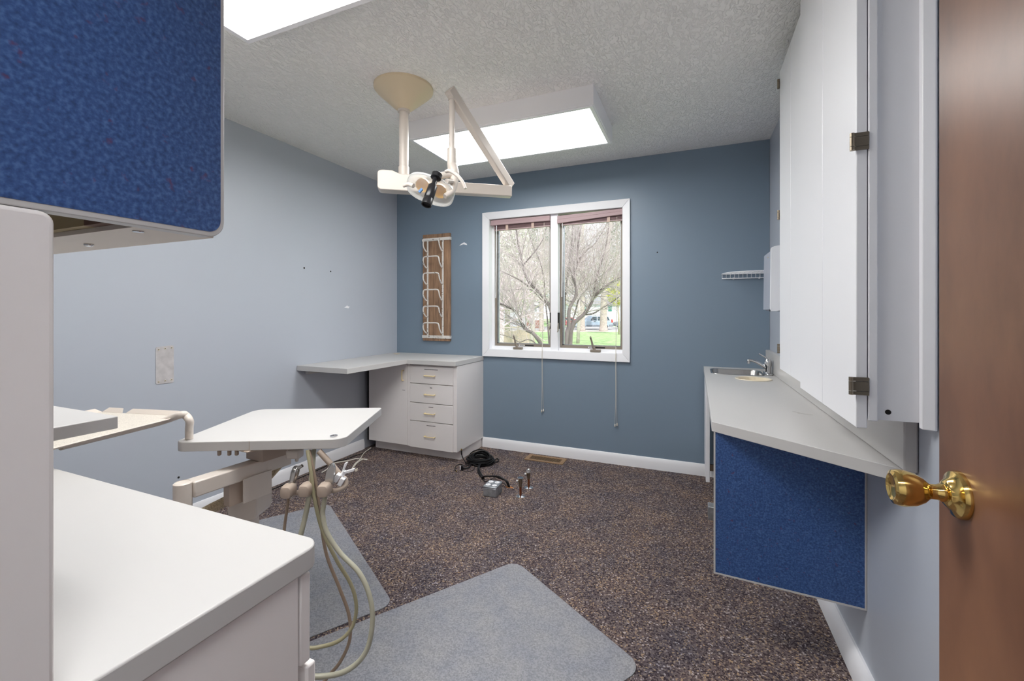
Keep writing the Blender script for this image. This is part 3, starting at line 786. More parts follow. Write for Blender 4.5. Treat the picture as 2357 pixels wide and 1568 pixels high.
bm = nb(); c_ = V((-1.185, 2.777, 0)); prism(bm, [(c_.x + .03*math.cos(a*.7)*(1 + .3*math.sin(a*5)), c_.y + .016*math.sin(a*.7)*(1 + .3*math.cos(a*4))) for a in range(9)], 0, .0015)
tag(obj('carpet_patch', bm, mat('orange backing', (170, 112, 66), .9), base=(c_.x, c_.y, 0)), 'torn orange backing where black cables leave the carpet', 'carpet patch')

def floor_mat(label, corner, u, v, w, l, r):
    c, u, v = V(corner), V(u).normalized(), V(v).normalized()
    pts = [c, c + u*w, c + u*w + v*l, c + v*l]
    bm = nb(); prism(bm, rpoly([(p.x, p.y) for p in pts], r, 8), .0005, .0045)
    tag(obj('chair_mat', bm, M['matv'], None, bevel=.001, base=(c.x, c.y, 0)), label, 'chair mat', 'hazy vinyl chair mats')
floor_mat('hazy grey vinyl chair mat nearest the door, one rounded corner towards the window', (-.802, 1.958), (.838, -.545), (-.545, -.838), .765, 1.08, .06)
floor_mat('hazy grey vinyl chair mat under the dental tray table and hoses', (-2.14, 2.09), (.848, -.53), (-.53, -.848), 1.165, .80, .055)

# ------------------------------------------------------------------ right side: counter, sink, cabinets
ct = thing('wash_counter', 'white counter with a slanted near end along the right wall', 'counter', (.3, 2.5, .777))
bm = nb()
outer = rpoly([(.062, YB - .001), (.058, 1.752), (XR(1.39) - .001, 1.388), (XR(YB) - .001, YB - .001)], [0, .012, 0, 0])
holed(bm, outer, [rrect(.105, .405, 3.125, 3.405, .05), [(.325 + .090*math.cos(2*math.pi*k/28), 2.965 + .094*math.sin(2*math.pi*k/28)) for k in range(28)]], .779, .815)
obj('worktop', bm, M['laminate'], ct, bevel=.006, seg=3)
bm = nb(); prism(bm, [(XR(1.388) - .001, 1.376), (XR(1.388) - .027, 1.384), (XR(3.5) - .027, YB - .001), (XR(3.5) - .001, YB - .001)], .8155, .952)
obj('backsplash', bm, M['laminate'], ct, bevel=.004)
bm = nb(); obox(bm, (.40, 2.02, .8153), (.9, -.4, 0), (.4, .9, 0), (0, 0, 1), .05, .006, .0006); obox(bm, (.375, 2.045, .8153), (.7, -.7, 0), (.7, .7, 0), (0, 0, 1), .03, .003, .0006); obj('scuff', bm, mat('scuff', (176, 172, 168), .6), ct)

ep = thing('counter_end_panel', 'dark blue flecked end panel hanging below the slanted counter', 'panel', (.28, 1.74, .262))
e0, e1 = V((.064, 1.748)), V((XR(1.72) - .001, 1.716)); ed = (e1 - e0).normalized(); en = V((-ed.y, ed.x)); el = (e1 - e0).length
fe = lambda u, v, w: (e0.x + ed.x*u + en.x*w, e0.y + ed.y*u + en.y*w, v)
bm = nb(); prism(bm, [(.006, .268), (el - .005, .268), (el - .005, .7785), (.006, .7785)], 0, .018, fe); obj('panel', bm, M['blue'], ep)
bm = nb()
for a in ((0, .006, .262, .7785), (.006, el - .005, .262, .268), (el - .005, el, .262, .7785)): prism(bm, [(a[0], a[2]), (a[1], a[2]), (a[1], a[3]), (a[0], a[3])], -.0006, .018, fe)
obj('edge_band', bm, M['laminate'], ep)

sk = thing('hand_sink', 'small stainless steel sink set into the far end of the right counter', 'sink', (.255, 3.265, .815))
bm = nb()
def rl(i, z, r): return [(x, y, z) for x, y in rrect(.098 + i, .412 - i, 3.118 + i, 3.412 - i, r, 6)]
loft(bm, [rl(0, .8155, .055), rl(.001, .818, .055), rl(.010, .818, .048), rl(.014, .812, .046), rl(.02, .70, .05), rl(.045, .672, .05), rl(.11, .668, .02)], cap1=True)
obj('basin', bm, M['steel'], sk, smooth=50)
bm = nb(); lathe(bm, [(.03, .0), (.03, .003), (.02, .003), (.018, .001)], (.255, 3.265, .668), n=20); obj('drain', bm, M['chrome'], sk, smooth=50)

fc = thing('faucet', 'chrome single lever faucet behind the stainless steel sink', 'faucet', (.45, 3.225, .815))
bm = nb(); lathe(bm, [(.026, 0), (.026, .004), (.02, .012), (.018, .014), (.018, .05), (.022, .055), (.022, .085), (.014, .098)], (.436, 3.225, .8155), n=24); 
bm2 = nb(); prism(bm2, rrect(.415, .456, 3.15, 3.30, .018), .8155, .826); obj('base_plate', bm2, M['chrome'], fc, bevel=.003)
obj('body', bm, M['chrome'], fc, smooth=40)
bm = nb(); tube(bm, [(.434, 3.225, .85), (.42, 3.226, .862), (.37, 3.23, .893), (.335, 3.233, .902), (.322, 3.234, .897)], [.014, .012, .0095, .0095, .010], 12, sm=5); lathe(bm, [(.010, 0), (.010, -.018), (.008, -.018)], (.326, 3.234, .898), n=14)
obj('spout', bm, M['chrome'], fc, smooth=50)
bm = nb(); tube(bm, [(.436, 3.225, .905), (.425, 3.225, .922), (.395, 3.224, .942), (.384, 3.224, .948)], [.010, .0075, .006, .007], 12, sm=5, flat=.7)
obj('lever', bm, M['chrome'], fc, smooth=50)

ch = nb(); lathe(ch, [(.084, -.06), (.083, .0), (.088, .004), (.097, .0045), (.099, .001), (.099, .001), (.088, .001)], (.325, 2.965, .815), n=40, caps=False)
lathe(ch, [(.0005, -.028), (.086, -.02)], (.325, 2.965, .815), n=40, caps=False)
tag(obj('waste_chute', ch, M['cream'], smooth=40, base=(.325, 2.965, .815)), 'round cream waste chute ring set in the counter before the sink', 'waste chute')

sc = thing('sink_cabinet', 'narrow white cabinet under the sink, seen edge on', 'cabinet', (.3, 3.3, .1))
bm = nb(); box(bm, .14, .466, 3.056, 3.072, .0, .777); box(bm, .14, .466, 3.515, YB - .002, 0, .777); box(bm, .14, .466, 3.063, 3.515, .08, .1); obj('carcass', bm, M['cabinet'], sc)
bm = nb(); box(bm, .066, .089, 3.03, 3.49, .135, .77); d = obj('door', bm, M['trim'], sc, bevel=.002)
bm = nb(); box(bm, .089, .14, 3.056, 3.072, .6, .64); obj('hinge', bm, M['nickel'], d); bm = nb(); box(bm, .089, .14, 3.056, 3.072, .2, .24); obj('hinge', bm, M['nickel'], d)
bm = nb(); box(bm, .0725, .14, 2.79, 2.86, 0, .078)
tag(obj('utility_box', bm, M['galv'], None, bevel=.003, base=(.1, 2.82, 0)), 'low grey metal box on the carpet just behind the blue end panel', 'utility box')

# wall cabinet
wc = thing('wall_cabinet', 'tall white wall cabinet with two planked doors above the right counter', 'wall cabinet', (.45, 1.85, .95))
bx = .388
bm = nb(); prism(bm, [(bx, 1.305), (XR(1.3) - .002, 1.305), (XR(2.4) - .002, 2.42), (bx + .004, 2.42)], .956, 2.385); obj('carcass', bm, M['trim'], wc)
bm = nb(); box(bm, bx - .002, bx + .016, 1.296, 1.305, .953, 2.385); obj('face_stile', bm, M['trim'], wc, bevel=.002)
bm = nb(); prism(bm, [(XR(1.3) - .028, 1.305), (XR(1.3) - .028, 1.288), (XR(1.3) - .006, 1.280), (XR(1.3) - .002, 1.284), (XR(1.3) - .002, 1.305)], .944, 2.385); obj('scribe_trim', bm, M['trim'], wc, bevel=.002)
bm = nb(); lathe(bm, [(.006, 0), (.006, .0012), (.003, .0014)], (.426, 1.305, .976), (0, -1, 0), 14); obj('screw_hole', bm, M['dark'], wc)
def plank_door(y0, y1, xa, xb, z0, z1, n, skew=0.0):
    bm = nb()
    for k in range(n):
        a, b_ = y0 + (y1 - y0)*k/n + (.0012 if k else 0), y0 + (y1 - y0)*(k+1)/n - (.0012 if k < n - 1 else 0)
        prism(bm, [(xa + skew*(a - y0), a), (xb + skew*(a - y0), a), (xb + skew*(b_ - y0), b_), (xa + skew*(b_ - y0), b_)], z0, z1)
    return obj('door', bm, M['trim'], wc, bevel=.002)
d1 = plank_door(1.298, 1.905, .362, .384, .934, 2.372, 2)
d2 = plank_door(1.912, 2.418, .3765, .388, .945, 2.368, 2)
def hinge(par, x0, x1, y, z0, z1, s):
    h = nb()
    zz = [z0, z0 + (z1 - z0)*.22, z0 + (z1 - z0)*.76, z1]
    for a, b_ in zip(zz, zz[1:]):
        box(h, x0, x1, min(y, y - s*.004), max(y, y - s*.004), a + .0006, b_ - .0006)
        lathe(h, [(.005, a + .0006), (.005, b_ - .0006)], (x0 - .001, y - s*.003, 0), n=12)
    obj('hinge', h, M['nickel'], par, smooth=40)
hinge(d1, .352, .386, 1.297, 1.014, 1.058, 1); hinge(d1, .354, .386, 1.297, 1.607, 1.650, 1); hinge(d1, .354, .386, 1.297, 2.17, 2.213, 1)
for z in (1.018, 1.66, 2.29): hinge(d2, .372, .386, 2.4185, z, z + .046, -1)

# paper towel dispenser and wire shelf
pt = thing('towel_dispenser', 'white and clear paper towel dispenser on the right wall above the sink', 'towel dispenser', (.45, 2.92, 1.22))
y0, y1 = 2.79, 3.05; xf = .388
bm = nb(); side = [(XR(y0) - .001, 1.235), (xf + .03, 1.222), (xf + .004, 1.222), (xf, 1.24), (xf + .004, 1.575), (xf + .02, 1.583), (XR(y0) - .001, 1.60)]
prism(bm, rpoly(side, [0, 0, .004, .004, .008, .01, 0]), y0, y0 + .012, lambda u, v, w: (u, w, v)); obj('side_panel', bm, M['white'], pt, bevel=.002)
bm = nb(); prism(bm, [(xf, 1.232), (xf + .006, 1.232), (xf + .010, 1.56), (xf + .004, 1.56)], y0 + .012, y1, lambda u, v, w: (u, w, v)); obj('front_cover', bm, M['milky'], pt)
bm = nb(); prism(bm, [(xf + .012, 1.225), (XR(y1) - .002, 1.225), (XR(y1) - .002, 1.56), (xf + .012, 1.56)], y1 - .006, y1, lambda u, v, w: (u, w, v)); obj('far_side', bm, M['milky'], pt)
bm = nb(); box(bm, xf + .03, .49, y0 + .014, y1 - .01, 1.222, 1.232); obj('outlet_slot', bm, M['black'], pt)
bm = nb(); lathe(bm, [(.004, 0), (.004, .002)], (.44, y0, 1.25), (0, -1, 0), 10); obj('screw', bm, M['brass'], pt)
bm = nb(); lathe(bm, [(.004, 0), (.004, .002)], (xf, 2.86, 1.53), (-1, 0, 0), 10); obj('screw', bm, M['brass'], pt)

ws = thing('wire_shelf', 'white wire corner shelf on the slate wall beside the towel dispenser', 'wire shelf', (.33, 3.45, 1.46))
bm = nb(); zt, zb = 1.494, 1.462; xa, xb, yb, yf_ = .184, .484, YB - .008, 3.315
front = [(xa, yb, zt), (xa + .005, yb - .06, zt), (xa + .05, yf_ + .05, zt), (xa + .12, yf_ + .01, zt), (xa + .2, yf_, zt), (xb, yf_, zt)]
tube(bm, front, .0034, 8, sm=5)
tube(bm, [(xa, yb, zt), (xb, yb, zt)], .003, 8); tube(bm, [(xa, yb, zb), (xb, yb, zb)], .0036, 8)
obj('rim_wire', bm, M['white'], ws, smooth=60)
bm = nb()
for k in range(12):
    x = xa + .002 + (xb - xa - .004)*k/11; t = (x - xa)
    yy = yb - (.06 + (yb - yf_ - .06)*min(1, math.sin(min(1, t/.2)*math.pi/2))) if t > .003 else yb - .05
    tube(bm, [(x, yy, zt), (x, yb, zt), (x, yb, zb)], .0022, 6)
for k in range(3): tube(bm, [(xa + .02 + .01*k, yb - .05*(k+1), zt), (xb, yb - .05*(k+1), zt)], .0022, 6)
obj('cross_wires', bm, M['white'], ws)
for x in (xa + .075, xa + .24):
    bm = nb(); tube(bm, [(x, YB, zb), (x, yb - .006, zb)], .007, 10); obj('wall_clip', bm, M['white'], ws)

# ------------------------------------------------------------------ the room door
dr = thing('door_1', 'brown wooden door standing open at the right edge', 'door', (.36, .1, 0), kind='structure')
bm = nb(); box(bm, .345, .380, .07, .868, .012, 2.045); obj('door_slab', bm, M['door'], dr, bevel=.002)
kz, ky, kx = .957, .808, .345
bm = nb(); lathe(bm, [(.0, 0), (.033, 0), (.033, .004), (.031, .008), (.022, .012), (.019, .016), (.016, .018), (.013, .019)], (kx, ky, kz), (-1, 0, 0), 40); kn = obj('rosette', bm, M['brass'], dr, smooth=35)
bm = nb(); lathe(bm, [(.012, .016), (.0125, .022), (.0105, .026), (.0105, .034), (.013, .037), (.018, .042), (.0235, .052), (.0258, .063), (.0258, .070), (.0238, .076), (.019, .078), (.016, .076), (.013, .075), (.0005, .074)], (kx, ky, kz), (-1, 0, 0), 40); obj('knob', bm, M['brass'], kn, smooth=35)
bm = nb()
for a in ((-.46, -.42), (.385, .425)): box(bm, a[0], a[1], -.095, .035, 0, 2.06)
box(bm, -.46, .425, -.095, .035, 2.06, 2.10)
obj('door_jamb', bm, M['trim'], dr, bevel=.002)

# ------------------------------------------------------------------ left side: built-in counter by the doorway
lc = thing('drawer_cabinet', 'white topped drawer cabinet in the left foreground', 'cabinet', (-1.2, .3, 0))
bm = nb(); prism(bm, rpoly([(-1.95, YN + .001), (-.600, YN + .001), (-.600, .573), (-1.95, .573)], [0, 0, .032, 0], 10), .777, .815); obj('worktop', bm, M['laminate'], lc, bevel=.003)
bm = nb(); box(bm, -1.93, -.612, YN + .002, .532, .09, .777); obj('carcass', bm, M['cabinet'], lc, bevel=.001)
bm = nb(); box(bm, -1.92, -.63, YN + .002, .47, 0, .09); obj('toe_kick', bm, M['cabinet'], lc)
for i, (z0, z1, oy) in enumerate(((.615, .767, 0), (.455, .606, .012), (.295, .446, 0), (.10, .287, 0))):
    bm = nb(); box(bm, -1.05, -.612, .537 + oy, .557 + oy, z0, z1); box(bm, -1.03, -.64, .532, .537 + oy, z0 + .02, z1 - .02); obj('drawer', bm, M['cabinet'], lc, bevel=.004)
bm = nb(); box(bm, -1.92, -1.06, .534, .555, .10, .767); obj('door', bm, M['cabinet'], lc, bevel=.004)

tp = nb(); prism(tp, rpoly([(YN + .001, .8155), (.229, .8155), (.229, 1.3165), (YN + .001, 1.3165)], [0, 0, .012, 0]), -.626, -.603, lambda u, v, w: (w, u, v))
tag(obj('support_panel', tp, M['cabinet'], None, bevel=.005, seg=3, base=(-.615, .13, .8155)), 'tall pale panel standing on the near counter under the blue cabinet', 'panel')

sh = nb(); box(sh, -1.93, -.857, YN + .001, .400, 1.027, 1.047)
tag(obj('counter_shelf', sh, M['laminate'], None, bevel=.0015, base=(-1.4, .2, 1.03)), 'thick white shelf fixed above the near left counter', 'shelf')

uc = thing('upper_cabinet', 'upper cabinet with a large blue flecked side, top left foreground', 'wall cabinet', (-1.2, .2, 1.317))
yz = rpoly([(YN + .001, 1.317), (.404, 1.317), (.404, 2.32), (YN + .001, 2.32)], [0, .022, 0, 0], 8)
bm = nb(); prism(bm, yz, -.626, -.606, lambda u, v, w: (w, u, v)); obj('side_panel', bm, M['laminate'], uc, bevel=.001)
yz2 = rpoly([(YN + .002, 1.3235), (.3985, 1.3235), (.3985, 2.314), (YN + .002, 2.314)], [0, .017, 0, 0], 8)
bm = nb(); prism(bm, yz2, -.607, -.6054, lambda u, v, w: (w, u, v)); obj('blue_face', bm, M['blue'], uc)
bm = nb()
box(bm, -1.93, -.626, .312, .402, 1.319, 1.337)                 # bottom board
box(bm, -1.93, -.626, YN + .002, .402, 1.40, 2.32)              # case above the recess
box(bm, -1.93, -.626, .384, .402, 1.337, 1.40)
obj('carcass', bm, M['almond'], uc)
bm = nb(); box(bm, -1.93, -.72, .30, .318, 1.325, 1.40); obj('light_rail', bm, M['olivewood'], uc)
bm = nb(); box(bm, -.72, -.626, .30, .312, 1.325, 1.40); obj('corner_block', bm, M['brownwood'], uc)
bm = nb(); lathe(bm, [(.006, 0), (.006, -.002), (.004, -.004)], (-0.857, 0.363, 1.319), n=12); obj('screw', bm, M['chrome'], uc)
bm = nb(); lathe(bm, [(.006, 0), (.006, -.0015)], (-0.662, 0.33, 1.319), n=12); obj('screw', bm, M['chrome'], uc)

# ------------------------------------------------------------------ dental tray unit
du = thing('dental_tray_unit', 'dental delivery unit with white tray table, swing arm and hanging hoses', 'dental unit', (-1.46, 1.1, 0))
A, B_, C_, D_ = V((-1.534, .858)), V((-1.058, 1.096)), V((-1.254, 1.525)), V((-1.728, 1.294))
bm = nb(); prism(bm, rpoly([tuple(A), tuple(B_), tuple(C_), tuple(D_)], [.03, .045, .014, .05], 8), .769, .800); obj('tray_table', bm, M['laminate'], du, bevel=.002)
bm = nb(); lathe(bm, [(.0105, 0), (.0125, .001), (.0125, .003), (.0095, .003), (.009, .001)], (-1.113, 1.109, 0.8), n=22); obj('grommet', bm, M['chrome'], du, smooth=40)
ax_ = (B_ - A).normalized(); ay_ = V((-ax_.y, ax_.x))
sm_ = A + ax_*.235 - ay_*.0006
bm = nb(); obox(bm, (sm_.x, sm_.y, .7845), (ax_.x, ax_.y, 0), (ay_.x, ay_.y, 0), (0, 0, 1), .0012, .0012, .029); obj('edge_seam', bm, M['tan_dark'], du)
aL, aR = V((-1.409, 0.815, 0.705)), V((-1.391, 1.108, 0.705))
adv = (aR - aL).normalized(); apn = V((adv.y, -adv.x, 0))
bm = nb(); bar(bm, aL + adv*.018 - V((0, 0, .024)), aR + adv*.05 - V((0, 0, .024)), .05, .048); obj('swing_arm', bm, M['beige'], du, bevel=.004)
bm = nb(); lathe(bm, [(.024, -.13), (.024, 0), (.020, .003), (.018, .0035), (.018, .002), (.0005, .002)], aL, n=28); obj('arm_pivot', bm, M['beige'], du, smooth=40)
mp_ = aR - adv*.02
bm = nb(); obox(bm, (mp_.x, mp_.y, .737), adv, apn, (0, 0, 1), .11, .09, .064); obox(bm, (mp_.x, mp_.y, .766), adv, apn, (0, 0, 1), .26, .16, .005); obj('table_mount', bm, M['tan_dark'], du, bevel=.002)
q0, q1 = V((-1.457, 0.991, 0.64)), V((-1.455, 1.103, 0.64))
pc0 = aL + (aR - aL)*.55 + apn*.029; pc1 = aL + (aR - aL)*.89 + apn*.029
fp = lambda u, v, w: pc0 + (pc1 - pc0)*u + V((0, 0, v - .705)) + apn*w
bm = nb(); prism(bm, rpoly([(0, .585), (1, .585), (1, .665), (0, .665)], [.0, .0, .0, .008]), 0, .003, fp); obj('cover_plate', bm, M['beige'], du, bevel=.001)
bm = nb(); obox(bm, aL + (aR - aL)*.60 - V((0, 0, .075)), adv, apn, (0, 0, 1), .10, .03, .09); obj('arm_bracket', bm, M['tan_dark'], du)
pc_ = V((-1.48, 1.081, 0.586)); px, py = pc_.x, pc_.y
bm = nb()
prism(bm, rpoly([(-.052, .482), (.052, .482), (.052, .66), (-.052, .66)], [.03, .03, 0, 0], 8), -.05, .05, lambda u, v, w: V((px, py, v)) + right*u + fwd*w); obj('post_housing', bm, M['beige'], du, bevel=.006)
bm = nb(); lathe(bm, [(.028, .03), (.028, .49)], (px, py, 0), n=24); obj('post', bm, M['beige'], du, smooth=40)
bm = nb(); lathe(bm, [(.16, .0045), (.16, .02), (.14, .032), (.03, .05)], (px, py, 0), n=40); obj('post_base', bm, M['beige'], du, smooth=40)
bm = nb(); tube(bm, [V((-1.464, 1.012, 0.581)), V((-1.473, 0.976, 0.57)), V((-1.475, 0.931, 0.564)), V((-1.474, 0.877, 0.551)), V((-1.492, 0.837, 0.485))], .0165, 12, sm=5); obj('braided_conduit', bm, M['braid'], du, smooth=60)
bm = nb()
for k in range(4):
    tube(bm, [V((-1.392, 1.15, 0.694)) + right*.006*k, V((-1.397, 1.127, 0.664)) + right*.005*k, V((-1.411, 1.099, 0.64)) + V((0, 0, -.008*k)), V((-1.438, 1.083, 0.623)) + V((0, 0, -.010*k)), V((-1.484, 1.057, 0.606)) + V((0, 0, -.010*k))], .0085, 8, sm=5)
obj('hose_sleeve', bm, M['braid'], du, smooth=60)
bm = nb(); vc = V((-1.272, 1.092, 0.726)); obox(bm, vc + V((0, 0, .002)), right, fwd, up, .046, .04, .030); lathe(bm, [(.006, 0), (.006, -.016)], V((-1.266, 1.095, 0.714)), n=12); obj('valve_block', bm, M['beige'], du, bevel=.006)
BOLT = {505: V((-1.462, 0.958, 0.745)), 528: V((-1.431, 0.971, 0.745)), 545: V((-1.409, 0.981, 0.745))}
for x in BOLT:
    bm = nb(); lathe(bm, [(.006, .012), (.006, -.006), (.003, -.008)], BOLT[x], n=10); obj('bolt', bm, M['tan_dark'], du)
# holder bar and three holders
bm = nb(); tube(bm, [V((-1.132, 1.064, 0.762)), V((-1.095, 1.08, 0.717)), V((-1.065, 1.093, 0.678))], .0095, 12, sm=3)
tube(bm, [V((-1.064, 1.093, 0.678)), V((-1.045, 1.09, 0.672)), V((-1.037, 1.083, 0.659)), V((-1.042, 1.07, 0.651)), V((-1.059, 1.062, 0.645)), V((-1.088, 1.051, 0.644)), V((-1.177, 1.013, 0.637))], .008, 12, sm=5)
obj('holder_bar', bm, M['tan_dark'], du, smooth=60)
hs = [V((-1.172, 0.983, 0.657)), V((-1.128, 1.012, 0.657)), V((-1.067, 1.027, 0.661))]
for i, p in enumerate(hs):
    h = nb()
    loft(h, [[p + right*(.018*a*c_) + up*(.02*a*s_) + fwd*w for c_, s_ in [(math.copysign(abs(math.cos(q))**.6, math.cos(q)), math.copysign(abs(math.sin(q))**.6, math.sin(q))) for q in [2*math.pi*k/20 for k in range(20)]]] for a, w in ((.55, -.024), (.85, -.022), (1, -.014), (1.05, .006), (.9, .02), (.75, .026))], True, True)
    obj('instrument_holder', h, M['tan_dark'], du, smooth=50)
    if i == 0:
        b = nb(); tube(b, [p + V((0, 0, .015)), V((-1.176, 0.997, 0.668)), V((-1.171, 1.005, 0.703)), V((-1.171, 1.01, 0.715)), V((-1.169, 1.011, 0.721))], [.008, .0095, .0125, .0115, .0095], 14, sm=3)
        tube(b, [V((-1.168, 1.011, 0.718)), V((-1.16, 1.015, 0.721)), V((-1.153, 1.018, 0.726))], [.006, .0055, .005], 10, sm=3)
        obj('handpiece', b, M['steel'], du, smooth=50)
    if i == 2:
        b = nb(); prism(b, rpoly([(-.013, 0), (.013, 0), (.013, .05), (.005, .066), (-.002, .066), (-.011, .04)], [0, 0, .01, .006, .006, .01], 4), -.006, .006, lambda u, v, w: p + right*(u + .008 + v*.12) + up*(v + .012) + fwd*(w + .012))
        obj('handpiece', b, M['steel'], du, bevel=.003)
# clamp with wing nut on the bar
kc = V((-1.052, 1.077, 0.68)); k1 = (right*.8 - up*.45).normalized(); k2 = (right*.45 + up*.8).normalized()
bm = nb(); obox(bm, kc - k1*.009 - fwd*.006, k1, k2, fwd, .014, .026, .02); obox(bm, kc + k1*.009 - fwd*.006 - k2*.004, k1, k2, fwd, .014, .026, .02); cp = obj('bar_clamp', bm, M['white'], du, bevel=.002)
bm = nb(); tube(bm, [kc + k2*.01, kc + k2*.028], .007, 10)
prism(bm, [(0, 0), (.006, .002), (.020, .034), (.010, .030)], -.004, .004, lambda u, v, w: kc + k2*(.018) - k1*.006 + right*u + up*v + fwd*w)
prism(bm, [(0, 0), (.002, -.008), (.03, .000), (.034, .010), (.02, .006)], -.004, .004, lambda u, v, w: kc + k2*(.026) + right*u + up*v + fwd*w)
obj('wing_nut', bm, M['white'], du, bevel=.001)
# hoses
def hose(name, pts, r, m):
    b = nb(); tube(b, pts, r, 12, sm=8); obj('hose', b, M[m], du, smooth=80)
hose('hose', [V((-1.067, 1.027, 0.637)), V((-1.067, 1.022, 0.611)), V((-1.065, 1.017, 0.586)), V((-1.046, 1.014, 0.537)), V((-1.001, 1.022, 0.479)), V((-0.933, 1.029, 0.43)), V((-0.894, 1.029, 0.372)), V((-0.875, 1.021, 0.305)), V((-0.881, 1.002, 0.229)), V((-0.918, 0.975, 0.185)), V((-0.972, 0.947, 0.169)), V((-1.036, 0.921, 0.174)), V((-1.184, 0.956, 0.168)), V((-1.432, 1.069, 0.105))], .0073, 'hose_pale')
hose('hose', [V((-1.15, 1.035, 0.771)), V((-1.123, 1.025, 0.703)), V((-1.105, 1.022, 0.624)), V((-1.074, 1.024, 0.531)), V((-1.018, 1.026, 0.45)), V((-0.97, 1.035, 0.382)), V((-0.948, 1.034, 0.323)), V((-0.95, 1.022, 0.27)), V((-0.975, 1, 0.236)), V((-1.023, 0.98, 0.216)), V((-1.077, 0.957, 0.216)), V((-1.237, 0.999, 0.206)), V((-1.435, 1.067, 0.166))], .0055, 'hose')
hose('hose', [V((-1.161, 1.052, 0.765)), V((-1.132, 1.043, 0.703)), V((-1.108, 1.037, 0.632)), V((-1.091, 1.033, 0.554)), V((-1.062, 1.029, 0.455)), V((-1.013, 1.033, 0.36)), V((-0.979, 1.036, 0.286)), V((-0.965, 1.026, 0.226)), V((-0.977, 1.01, 0.176)), V((-0.999, 0.99, 0.14)), V((-1.045, 0.96, 0.104)), V((-1.19, 0.975, 0.126)), V((-1.438, 1.066, 0.074))], .0050, 'hose_brown')
hose('hose', [V((-1.164, 1.073, 0.759)), V((-1.144, 1.049, 0.706)), V((-1.12, 1.015, 0.638)), V((-1.124, 1.003, 0.574)), V((-1.131, 0.989, 0.512)), V((-1.171, 0.994, 0.405)), V((-1.282, 1.034, 0.271)), V((-1.432, 1.069, 0.243))], .0078, 'hose_pale')
hose('hose', [V((-1.176, 0.986, 0.635)), V((-1.179, 0.985, 0.606)), V((-1.182, 0.978, 0.554)), V((-1.19, 0.975, 0.479)), V((-1.26, 1.011, 0.347)), V((-1.435, 1.067, 0.29))], .0045, 'hose_brown')
# instrument tray on its bent tube
tz = .868
T = [V((-1.845, 0.883, 0.868)), V((-1.64, 0.941, 0.868)), V((-1.577, 0.912, 0.868)), V((-1.502, 0.574, 0.868))]
t0 = T[2]; tu = (T[3] - T[2]).normalized(); tv = V((tu.y, -tu.x, 0))
if tv.dot(T[1] - T[2]) < 0: tv = -tv
tw, tl = .33, .42
ft = lambda u, v, w: t0 + tu*u + tv*v + V((0, 0, w))
bm = nb(); prism(bm, [(0, 0), (tl, 0), (tl, tw), (0, tw)], -.003, 0, ft); obj('tray_floor', bm, M['mesh'], du)
bm = nb()
def flange(p, q, out, h=.016, o=.012):
    P_0, Q_0 = ft(p[0], p[1], -.002), ft(q[0], q[1], -.002); d_ = (Q_0 - P_0).normalized(); ou = tu*out[0] + tv*out[1]
    loft(bm, [[P_0, P_0 + V((0, 0, .003)), P_0 + d_*.014 + ou*o + V((0, 0, h)), P_0 + d_*.014 + ou*(o + .003) + V((0, 0, h - .002))], [Q_0, Q_0 + V((0, 0, .003)), Q_0 - d_*.014 + ou*o + V((0, 0, h)), Q_0 - d_*.014 + ou*(o + .003) + V((0, 0, h - .002))]], True, True)
flange((0, .012), (0, tw - .1), (-1, 0)); flange((0, tw - .085), (0, tw), (-1, 0)); flange((.004, 0), (tl, 0), (0, -1), .008, .010); flange((tl, 0), (tl, tw), (1, 0)); flange((0, tw), (tl, tw), (0, 1))
for f in bm.faces: f.smooth = False
obj('tray_rim', bm, M['beige'], du)
tb = V((-1.524, 0.901, 0.8))
bm = nb(); tube(bm, [tb, tb + V((0, 0, .035)), V((-1.492, 0.883, 0.866)), V((-1.512, 0.883, 0.882)), V((-1.518, 0.87, 0.886)), ft(.05, .05, -.013), ft(.30, .06, -.013)], .0115, 14, sm=6); obj('tray_tube', bm, M['beige'], du, smooth=60)

#EXTERIOR
# ------------------------------------------------------------------ outdoors, seen through the window
GZ = -.9
def mk(name, c, rough=.8, var=None): return mat(name, c, rough, var=var, spec=.2)
M['lawn'] = mk('lawn grass', (168, 196, 138), .95, (2.2, .22, (1, .3, 1)))
M['pavement'] = mk('pale pavement', (206, 196, 184))
M['drive'] = mk('pale asphalt drive', (176, 174, 172))
M['bark_dark'] = mk('grey bark', (130, 121, 118), .9, (14, .2, (1, 1, .4)))
M['bark'] = mk('pale bark', (190, 178, 170), .9, (14, .22, (1, 1, .4)))
M['twig'] = mk('pale twigs', (206, 194, 192), .9)
M['twig_pink'] = mk('pinkish twigs', (218, 198, 202), .9)
M['bud'] = mk('pale buds', (226, 216, 220), .9)
M['bud_olive'] = mk('olive buds', (214, 216, 198), .9)
M['pine'] = mk('pine needles', (134, 152, 124), .9)
M['spring'] = mk('yellow green leaves', (206, 206, 92), .8)
M['siding'] = mk('white siding', (236, 238, 240), .7)
M['siding_grey'] = mk('grey siding', (206, 210, 212), .7)
M['shingle'] = mk('grey shingles', (168, 168, 174), .9)
M['brick'] = mk('brown brick', (166, 132, 118), .9)
M['teal'] = mk('green shutter', (76, 138, 124), .7)
M['picket'] = mk('weathered pickets', (206, 190, 176), .9)
M['carpaint'] = mat('silver blue car paint', (178, 194, 212), .25, .3)
M['carglass'] = mat('dark car glass', (60, 76, 82), .08)
M['tyre'] = mat('tyre rubber', (44, 44, 46), .8)
M['tail'] = mat('red tail lamp', (206, 66, 52), .3)
M['grey_trim'] = mat('grey bumper', (128, 136, 144), .5)
M['redpaint'] = mat('red car paint', (190, 70, 74), .3)

